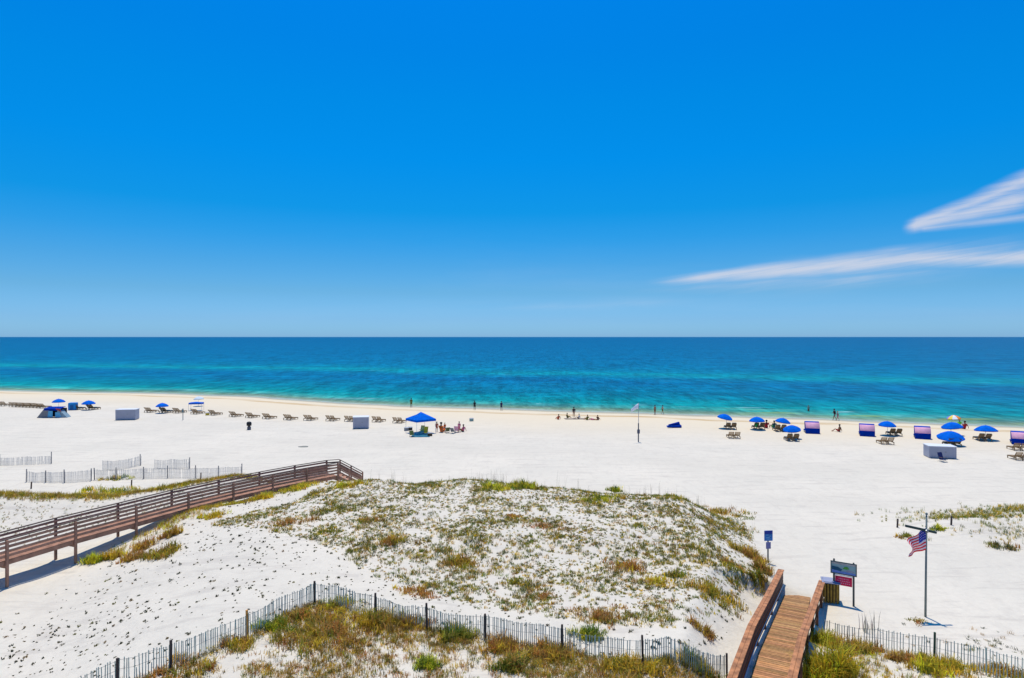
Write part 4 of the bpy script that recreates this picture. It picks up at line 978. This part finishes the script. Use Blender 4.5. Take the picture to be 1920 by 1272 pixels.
def cabana_proto():
    r = empty('striped_cabana', (0, 0, 0)); n = 8; W = 1.8
    def shell(name, a0, a1, m):
        vs, fs = [], []
        for i in range(n + 1):
            a = a0 + (a1 - a0) * i / n
            for s in (-1, 1): vs.append((s * W / 2, -.85 + .95 * (1 - math.cos(a)) , .35 + 1.25 * math.sin(a)))
        for i in range(n): fs.append((2 * i, 2 * i + 1, 2 * i + 3, 2 * i + 2))
        mb = MB(); mb.add(vs, fs); return mb.build(name, m, r, thick=.02, smooth=True)
    shell('navy_back', .0, .32, BLUE2); shell('pink_stripe', .32, 1.12, PINK); shell('blue_top', 1.12, 1.75, mat('cobalt_canvas', (.0, .06, .42), .9, .15, 2, spec=.05))
    for s in (-1, 1):
        mb = MB(); vs = [(s * W / 2, -.85 + .95, .35)]
        for i in range(n + 1): a = 1.75 * i / n; vs.append((s * W / 2 * 1.002, -.85 + .95 * (1 - math.cos(a)), .35 + 1.25 * math.sin(a)))
        mb.add(vs, [(0, i, i + 1) for i in range(1, n + 1)]); mb.build('side_panel', BLUE2, r, thick=.015)
    mb = MB(); mb.box((0, .35, .30), (W - .05, 1.9, .12)); mb.build('bed', BLUE2, r, .02)
    mb = MB(); mb.box((0, -.83, .20), (W, .06, .44)); mb.build('skirt', BLUE2, r, .01)
    for sx in (-1, 1):
        for y in (-.7, 1.2): l = MB(); l.box((sx * .8, y, .1), (.08, .08, .34)); l.build('leg', STEEL, r)
    return r
cp = cabana_proto()
for i, (px, py, t, lab) in enumerate([(1522, 812, .25, 'blue and pink striped cabana hood, leftmost of four'), (1625, 817, .1, 'blue and pink striped cabana hood, second of four, left of the domed umbrella'),
                                   (1729, 822, .1, 'blue and pink striped cabana hood, third of four, above the white box'), (1912, 833, .12, 'blue and pink striped cabana hood cut by the right edge')]):
    g = G(px, py); rz = -math.atan2(g.x, g.y) * .9 + t * .5
    if i == 0: o = cp; o.location = g; o.rotation_euler = (0, 0, rz)
    else: o = copy_tree(cp, g, rz)
    tag(o, lab, 'cabana', 'striped beach cabanas')
def square_canopy(px, py, W, D, h, hr, m, label, name='pop_up_canopy', rz=0, legs=True):
    g = G(px, py); r = empty(name, g, rz, label, 'canopy'); mb = MB()
    w, d = W / 2, D / 2; e = h
    vs = [(-w, -d, e), (w, -d, e), (w, d, e), (-w, d, e), (0, 0, h + hr), (-w, -d, e - .28), (w, -d, e - .28), (w, d, e - .28), (-w, d, e - .28), (0, -d * .5, h + hr * .62), (w * .5, 0, h + hr * .62), (0, d * .5, h + hr * .62), (-w * .5, 0, h + hr * .62)]
    fs = [(0, 1, 9), (1, 10, 9), (9, 10, 4), (1, 2, 10), (2, 11, 10), (10, 11, 4), (2, 3, 11), (3, 12, 11), (11, 12, 4), (3, 0, 12), (0, 9, 12), (12, 9, 4), (0, 5, 6, 1), (1, 6, 7, 2), (2, 7, 8, 3), (3, 8, 5, 0)]
    mb.add(vs, fs); mb.build('roof_canvas', m, r, thick=.012)
    for sx in (-1, 1):
        for sy in (-1, 1): l = MB(); l.tube((sx * w * .98, sy * d * .98, -.15), (sx * w * .98, sy * d * .98, h), .025, .025, 6); l.build('leg', WHITE, r)
    fr = MB()
    for a, b in (((-w, -d), (w, -d)), ((w, -d), (w, d)), ((w, d), (-w, d)), ((-w, d), (-w, -d))): fr.tube((*[q * .98 for q in a], h - .1), (*[q * .98 for q in b], h - .1), .02, .02, 5)
    fr.build('frame', WHITE, r); return r
square_canopy(789, 812, 3.1, 3.1, 2.0, .95, BLUE, 'big royal blue pop up canopy in the middle of the beach', rz=R(38))
square_canopy(368, 770, 2.3, 1.2, 1.45, .15, BLUE, 'small square blue canopy below the white umbrella', rz=R(8))
def box_tent():
    g = G(137, 769); r = empty('box_tent', g, R(15), 'small bright blue box shaped tent between two umbrellas at the far left', 'tent')
    mb = MB(); mb.box((0, 0, .68), (1.3, 1.2, 1.36)); mb.build('tent_body', mat('bright_blue_nylon', (.01, .22, .55), .7, .1, 3), r, .12)
    mb = MB(); mb.box((0, -.62, .5), (.5, .03, .8)); mb.build('door_flap', mat('teal_nylon', (.01, .11, .30), .7, .1, 3), r, .02)
box_tent()
def grey_tent():
    g = G(105, 783); r = empty('beach_tent', g, R(4), 'large grey beach tent with open light blue doors at the far left', 'tent')
    mb = MB(); mb.add([(-2.7, -.6, 0), (-1.5, -.6, 1.55), (-.7, -.6, 1.55), (-.9, -.6, 0), (-2.2, .9, 0), (-1.4, .6, 1.55), (-.7, .6, 1.55)], [(0, 3, 2, 1), (0, 1, 5, 4), (1, 2, 6, 5)]); mb.build('left_wing', GREYC, r, thick=.02)
    mb = MB(); mb.add([(2.2, -.6, 0), (.9, -.6, 1.25), (.55, -.6, 1.3), (.6, -.6, 0), (1.9, .9, 0), (.9, .6, 1.3)], [(0, 1, 2, 3), (0, 4, 5, 1)]); mb.build('right_wing', mat('pale_grey_blue_canvas', (.22, .32, .38), .85, .15, 4), r, thick=.02)
    mb = MB(); mb.add([(-1.5, -.7, 1.55), (1.1, -.7, 1.50), (1.2, .7, 1.75), (-1.5, .7, 1.75), (-1.5, -.7, 1.25), (1.1, -.7, 1.2)], [(0, 1, 2, 3), (0, 4, 5, 1)]); mb.build('roof', BLUE2, r, thick=.03)
    mb = MB(); mb.add([(-.95, -.62, .1), (-.15, -.62, .1), (-.15, -.62, 1.15), (-.85, -.62, 1.15)], [(0, 1, 2, 3)]); mb.build('door_panel', SKYB, r, thick=.02)
    mb = MB(); mb.add([(.25, -.62, .1), (1.2, -.62, .1), (.95, -.62, .9), (.25, -.62, .95)], [(0, 1, 2, 3)]); mb.build('door_panel', SKYB, r, thick=.02)
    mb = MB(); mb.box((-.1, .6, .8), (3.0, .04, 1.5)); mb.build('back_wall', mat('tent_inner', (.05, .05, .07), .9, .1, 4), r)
    mb = MB(); mb.tube((-1.5, -.6, 0), (-1.5, -.6, 1.6), .025); mb.tube((1.1, -.6, 0), (1.1, -.6, 1.55), .025); mb.build('pole', STEEL, r)
    t = MB(); t.add([(0, 0, 1.55), (.75, 0, 1.5), (1.05, .02, .95), (.35, .02, 1.25)], [(0, 1, 2, 3)]); o = t.build('beach_towel', mat('red_towel', (.35, .05, .05), .9, .2, 4), None, thick=.03); o.location = g + Vector((.35, -.75, .05)); tag(o, 'red towel draped over the roof edge of the grey tent', 'towel')
grey_tent()
def storage_box(px, py, W, D, h, rz, label, ends=False):
    g = G(px, py); r = empty('storage_box', g, rz, label, 'storage box', 'white storage boxes on the beach'); rib = MB()
    mb = MB(); mb.box((0, 0, h / 2 + .06), (W, D, h)); mb.build('body', mat('lilac_white_steel', (.40, .40, .46), .5, .05, 1.5), r, .02)
    k = 0
    while k * .16 < W - .1:
        rib.box((-W / 2 + .08 + k * .16, -D / 2 - .012, h / 2 + .06), (.08, .024, h * .92)); k += 1
    rib.build('ribbed_front', mat('lilac_white_steel', (.40, .40, .46), .5, .05, 1.5), r)
    mb = MB(); mb.box((0, 0, h + .10), (W + .1, D + .1, .08)); mb.build('lid', mat('bright_white_lid', (.75, .75, .75), .5, .04, 2), r, .02)
    mb = MB()
    for s in (-1, 1): mb.box((s * W * .4, 0, .04), (.14, D * .95, .1))
    mb.build('skid', mat('dark_skid', (.05, .045, .05), .8, .2, 4), r)
    mb = MB(); mb.box((W * .1, -D / 2 - .035, h * .6), (.16, .03, .06)); mb.build('latch', STEEL, r)
storage_box(239, 787, 3.0, 1.6, 1.6, R(10), 'white ribbed storage box farthest left on the beach')
storage_box(677, 803, 2.2, 1.7, 1.6, R(9), 'white ribbed storage box just left of the beach centre')
storage_box(1762, 858, 2.7, 1.7, 1.25, R(-14), 'largest white storage box, at the right in front of the umbrellas')

# ------------------------------------------------------------------ people
SKIN = [mat('tanned_skin', (.36, .17, .10), .6, .08, 5), mat('pale_skin', (.55, .32, .23), .6, .08, 5), mat('dark_skin', (.14, .07, .04), .6, .08, 5)]
HAIR = [mat('dark_hair', (.02, .013, .01), .6, .2, 30), mat('blond_hair', (.35, .22, .09), .6, .2, 30)]
CLO = {k: mat('cloth_' + k, c, .85, .1, 8) for k, c in dict(black=(.012, .012, .02), navy=(.01, .02, .10), red=(.45, .02, .03), orange=(.75, .16, .02), pink=(.62, .16, .26), green=(.02, .30, .07), teal=(.01, .12, .12), white=(.7, .7, .7), olive=(.14, .13, .02), grey=(.18, .18, .2), brown=(.2, .08, .03), lime=(.15, .7, .06), rust=(.5, .10, .04)).items()}
POSES = {
    'stand': dict(pelvis=(0, 0, .95), belly=(0, 0, 1.12), chest=(0, .0, 1.34), neck=(0, 0, 1.50), head=(0, .02, 1.66), lsh=(-.18, 0, 1.42), lel=(-.25, 0, 1.14), lha=(-.24, .08, .88), rsh=(.18, 0, 1.42), rel=(.26, -.02, 1.15), rha=(.22, .1, .92),
                  lhi=(-.09, 0, .90), lkn=(-.11, .02, .50), lfo=(-.12, -.02, .07), lto=(-.13, .14, .03), rhi=(.09, 0, .90), rkn=(.12, .03, .49), rfo=(.13, .03, .07), rto=(.14, .19, .03)),
    'walk': dict(pelvis=(0, 0, .93), belly=(0, .02, 1.10), chest=(0, .04, 1.32), neck=(0, .06, 1.48), head=(0, .09, 1.63), lsh=(-.18, .04, 1.40), lel=(-.24, -.10, 1.14), lha=(-.22, -.02, .90), rsh=(.18, .04, 1.40), rel=(.24, .14, 1.15), rha=(.20, .32, 1.02),
                 lhi=(-.09, 0, .88), lkn=(-.10, .20, .52), lfo=(-.10, .26, .07), lto=(-.10, .42, .03), rhi=(.09, 0, .88), rkn=(.10, -.05, .48), rfo=(.10, -.32, .12), rto=(.10, -.20, .03)),
    'sit': dict(pelvis=(0, 0, .12), belly=(0, -.06, .30), chest=(0, -.10, .52), neck=(0, -.09, .68), head=(0, -.05, .83), lsh=(-.18, -.10, .60), lel=(-.27, .02, .36), lha=(-.20, .25, .36), rsh=(.18, -.10, .60), rel=(.28, -.24, .36), rha=(.27, -.34, .08),
                lhi=(-.09, .04, .12), lkn=(-.14, .42, .40), lfo=(-.12, .70, .07), lto=(-.12, .84, .04), rhi=(.09, .04, .12), rkn=(.15, .44, .34), rfo=(.14, .76, .07), rto=(.15, .90, .05)),
    'lie': dict(pelvis=(0, 0, .12), belly=(0, -.18, .12), chest=(0, -.40, .13), neck=(0, -.57, .14), head=(0, -.74, .16), lsh=(-.18, -.46, .13), lel=(-.34, -.62, .08), lha=(-.20, -.80, .07), rsh=(.18, -.46, .13), rel=(.34, -.30, .08), rha=(.30, -.05, .07),
                lhi=(-.09, .05, .11), lkn=(-.12, .46, .12), lfo=(-.14, .86, .07), lto=(-.17, .90, .12), rhi=(.09, .05, .11), rkn=(.14, .42, .28), rfo=(.14, .62, .06), rto=(.15, .74, .04))}
def person(px, py, pose, rz, label, skin=0, hair=0, top=None, bottom='navy', sc=1.0, seat=0.0, lift=0):
    J = POSES[pose]; g = G(px, py) + Vector((0, 0, seat)); names = list(J)
    E = [('pelvis', 'belly'), ('belly', 'chest'), ('chest', 'neck'), ('neck', 'head'), ('chest', 'lsh'), ('lsh', 'lel'), ('lel', 'lha'), ('chest', 'rsh'), ('rsh', 'rel'), ('rel', 'rha'),
         ('pelvis', 'lhi'), ('lhi', 'lkn'), ('lkn', 'lfo'), ('lfo', 'lto'), ('pelvis', 'rhi'), ('rhi', 'rkn'), ('rkn', 'rfo'), ('rfo', 'rto')]
    RR = dict(pelvis=.125, belly=.115, chest=.13, neck=.055, head=.105, lsh=.06, lel=.042, lha=.035, rsh=.06, rel=.042, rha=.035, lhi=.085, lkn=.058, lfo=.042, lto=.03, rhi=.085, rkn=.058, rfo=.042, rto=.03)
    me = bpy.data.meshes.new('person'); me.from_pydata([J[k] for k in names], [(names.index(a), names.index(b)) for a, b in E], [])
    me.materials.append(SKIN[skin]); o = bpy.data.objects.new('person', me); COL.objects.link(o); o.location = g; o.rotation_euler = (0, 0, rz); o.scale = (sc,) * 3
    k = o.modifiers.new('skin', 'SKIN'); k.use_smooth_shade = True
    for i, n in enumerate(names): me.skin_vertices[0].data[i].radius = (RR[n],) * 2; me.skin_vertices[0].data[i].use_root = (n == 'pelvis')
    o.modifiers.new('sub', 'SUBSURF').levels = 1; o.modifiers['sub'].render_levels = 1
    tag(o, label, 'person', 'people on the beach')
    V = {k_: Vector(v) for k_, v in J.items()}
    hd = V['head']; mb = MB(); mb.lathe([(.03, -.06), (.10, -.03), (.125, .04), (.10, .11), (.03, .14)], 10, hd + Vector((0, -.025, .02))); mb.build('hair', HAIR[hair], o, smooth=True)
    if top:
        mb = MB(); mb.tube(V['belly'].lerp(V['pelvis'], .6), V['chest'], .15, .175, 12); mb.tube(V['chest'], V['neck'].lerp(V['chest'], .3), .175, .10, 12)
        for s in 'lr': mb.tube(V[s + 'sh'], V[s + 'sh'].lerp(V[s + 'el'], .55), .085, .07, 8)
        mb.build('shirt', CLO[top], o, smooth=True)
    if bottom:
        mb = MB(); mb.tube(V['pelvis'].lerp(V['belly'], .35), V['pelvis'] - (V['belly'] - V['pelvis']) * .35, .155, .14, 12)
        for s in 'lr': mb.tube(V[s + 'hi'], V[s + 'hi'].lerp(V[s + 'kn'], .7), .105, .09, 10)
        mb.build('shorts', CLO[bottom], o, smooth=True)
    return o
def flat_cloth(px, py, w, d, rz, m, label, name='beach_blanket', cat='blanket', z=.03):
    g = G(px, py); nx, ny = 8, 6; vs = []; ca, sa = math.cos(rz), math.sin(rz)
    for j in range(ny + 1):
        for i in range(nx + 1):
            x = (i / nx - .5) * w; y = (j / ny - .5) * d; X_ = x * ca - y * sa; Y_ = x * sa + y * ca; vs.append((X_, Y_, H(g.x + X_, g.y + Y_) - g.z + z + .02 * math.sin(i * 2 + j)))
    mb = MB(); mb.add(vs, [(j * (nx + 1) + i, j * (nx + 1) + i + 1, (j + 1) * (nx + 1) + i + 1, (j + 1) * (nx + 1) + i) for j in range(ny) for i in range(nx)])
    o = mb.build(name, m, None, thick=.03); o.location = g; return tag(o, label, cat)
def beach_chair(px, py, rz, m, label, h=.75):
    g = G(px, py); r = empty('beach_chair', g, rz, label, 'beach chair', 'folding beach chairs')
    mb = MB(); mb.beam((0, -.02, .24), (0, .48, .28), .55, .03); mb.build('seat', m, r, .01)
    mb = MB(); mb.beam((0, -.05, .24), (0, -.34, h + .05), .55, .03); mb.build('backrest', m, r, .01)
    for s in (-.28, .28):
        l = MB(); l.tube((s, -.3, 0), (s, .45, .30), .014); l.tube((s, .45, 0), (s, -.06, .26), .014); l.tube((s, -.04, .24), (s, -.36, h + .07), .014); l.build('frame', STEEL, r)
        a = MB(); a.box((s, .15, .48), (.05, .45, .025)); a.build('armrest', WOODL, r)
# waterline
person(771, 764, 'stand', R(20), 'person in olive standing at the waterline above the blue canopy', 2, 0, 'olive', 'olive', 1.05)
person(890, 769, 'stand', R(10), 'person in black standing at the waterline, left one of two right of the blue canopy', 2, 0, 'black', 'black')
person(940, 770, 'stand', R(-20), 'person in navy at the waterline, right one of two in the beach centre', 0, 0, 'navy', 'navy')
person(1047, 787, 'sit', R(30), 'sunburnt person sitting alone left of the beach blanket', 0, 0, 'rust', 'rust', .9)
flat_cloth(1078, 786, 3.4, 1.8, R(5), mat('grey_brown_blanket', (.22, .17, .14), .9, .2, 3), 'grey brown blanket under the standing person at the waterline')
person(1076, 784, 'stand', R(0), 'person in dark top standing on the beach blanket', 0, 0, 'black', None, 1.0, .05)
person(1064, 785, 'sit', R(-60), 'person in olive sitting at the left end of the beach blanket', 0, 1, 'olive', 'olive', .9, .05)
person(1085, 786, 'sit', R(80), 'pale person sitting at the right end of the beach blanket', 1, 1, 'white', 'brown', .85, .05)
person(1101, 788, 'sit', R(40), 'person in olive sitting, left one of the sunbathing three', 0, 0, 'olive', 'olive', .9)
person(1112, 788, 'lie', R(80), 'person lying stretched out in the middle of the sunbathing three', 0, 0, None, 'pink', 1.0)
person(1121, 788, 'sit', R(-30), 'person in brown sitting, right one of the sunbathing three', 0, 0, 'brown', 'brown', .85)
person(1228, 778, 'stand', R(30), 'bare chested person right of the white flag, left one of two', 0, 0, None, 'brown')
person(1242, 777, 'walk', R(-80), 'person walking right of the white flag, right one of two', 1, 0, None, 'olive', .95)
person(1437, 803, 'sit', R(-10), 'person in red sitting between two blue umbrellas', 0, 0, 'red', 'red', 1.25)
person(1451, 803, 'sit', R(10), 'person in dark green sitting beside the one in red', 0, 0, 'teal', 'green', 1.15)
person(1418, 806, 'sit', R(0), 'person in bright green on the loungers under the second umbrella', 0, 0, 'green', 'green', .9, .35)
person(1565, 788, 'walk', R(85), 'tall person in dark clothes walking at the waterline on the right', 0, 0, 'black', 'grey', 1.1)
person(1571, 789, 'walk', R(80), 'person in grey walking just behind the tall dark one', 1, 1, 'grey', 'pink', .9)
person(1573, 810, 'sit', R(60), 'person in brown sitting on the sand between the first two cabanas', 0, 0, 'brown', 'red', 1.1)
person(1808, 805, 'sit', R(20), 'person in red sitting right of the wide blue umbrella', 0, 0, 'red', 'red', 1.3)
person(1798, 800, 'sit', R(20), 'person in lime green under the rainbow umbrella', 0, 1, 'lime', 'lime', 1.2)
person(1516, 776, 'stand', R(0), 'wading person at the right beside the breaking wavelet', 1, 1, None, 'rust', .9)
# group at the pop-up canopy
person(819, 810, 'stand', R(10), 'small person in rust top at the right leg of the blue canopy', 0, 0, 'rust', 'rust', .8)
person(828, 811, 'sit', R(-30), 'person in orange sitting right of the blue canopy', 0, 0, 'orange', 'orange', 1.5)
person(834, 810, 'stand', R(40), 'child in orange standing right of the blue canopy', 0, 1, 'orange', 'rust', .72)
person(861, 811, 'stand', R(-20), 'person in pink at the right end of the blue canopy group', 1, 0, 'pink', 'pink', .85)
person(868, 810, 'sit', R(60), 'person in pink and brown sitting rightmost of the blue canopy group', 0, 0, 'pink', 'brown', 1.1)
beach_chair(849, 813, R(-25), GREYC, 'grey folding beach chair right of the orange group')
beach_chair(839, 812, R(20), mat('olive_canvas', (.12, .14, .06), .8, .1, 4), 'olive folding beach chair beside the orange child')
beach_chair(856, 811, R(-10), PINK, 'pink folding beach chair with the pink group', .85)
flat_cloth(789, 818, 2.5, 2.0, R(4), mat('teal_mat', (.01, .13, .20), .8, .15, 3), 'teal mat on the sand in the shade of the blue pop up canopy')
beach_chair(798, 815, R(170), mat('yellow_canvas', (.75, .52, .03), .8, .15, 4), 'yellow folding beach chair under the blue canopy', 1.0)
beach_chair(791, 812, R(160), mat('pale_yellow_canvas', (.8, .72, .25), .8, .15, 4), 'pale yellow folding beach chair behind the bright yellow one', .95)
beach_chair(772, 819, R(-160), mat('moss_canvas', (.08, .12, .03), .8, .15, 4), 'moss green folding beach chair at the left leg of the blue canopy', .7)
def cooler(px, py, m, label):
    g = G(px, py); r = empty('cooler', g, R(20), label, 'cooler', 'coolers and bags by the canopy'); mb = MB(); mb.box((0, 0, .2), (.6, .38, .4)); mb.build('body', m, r, .03)
    mb = MB(); mb.box((0, 0, .43), (.64, .42, .07)); mb.build('lid', WHITE, r, .02); mb = MB(); mb.tube((-.3, 0, .35), (-.3, 0, .5), .015); mb.tube((.3, 0, .35), (.3, 0, .5), .015); mb.tube((-.3, 0, .5), (.3, 0, .5), .015); mb.build('handle', STEEL, r)
cooler(762, 808, GREYC, 'grey cooler left of the blue canopy'); cooler(769, 807, DARK, 'black cooler just right of the grey one under the blue canopy'); cooler(806, 818, mat('brown_cooler', (.08, .045, .02), .6), 'brown cooler at the right edge of the teal mat')
cooler(884, 790, mat('sage_cooler', (.25, .36, .32), .6), 'sage green cooler alone right of the pink group')
cooler(389, 779, mat('yellow_cooler', (.6, .42, .04), .6), 'yellow cooler at the lounger pair right of the square canopy')
beach_chair(1766, 866, R(-170), CLO['navy'], 'dark blue folding chair leaning in front of the big white box', .9)
def covered_stack():
    g = G(1263, 802); r = empty('covered_umbrellas', g, R(5), 'heap of folded blue beach umbrellas lying on the open sand', 'folded umbrellas')
    for k, (y, z, a, l) in enumerate(((-.3, .18, .05, 2.1), (.1, .2, -.05, 2.0), (-.1, .42, .18, 1.7))):
        c, s = math.cos(a), math.sin(a); mb = MB(); mb.tube((-l / 2 * c, y - l / 2 * s, z), (l / 2 * c, y + l / 2 * s, z + .1 * k), .10, .24, 9); mb.build('folded_canopy', BLUE2 if k != 1 else BLUE, r, smooth=True)
    mb = MB(); mb.add([(-.2, 0, .3), (.7, -.1, .35), (.55, .1, .78), (.2, .05, .60)], [(0, 1, 2, 3)]); mb.build('loose_flap', BLUE, r, thick=.05)
covered_stack()
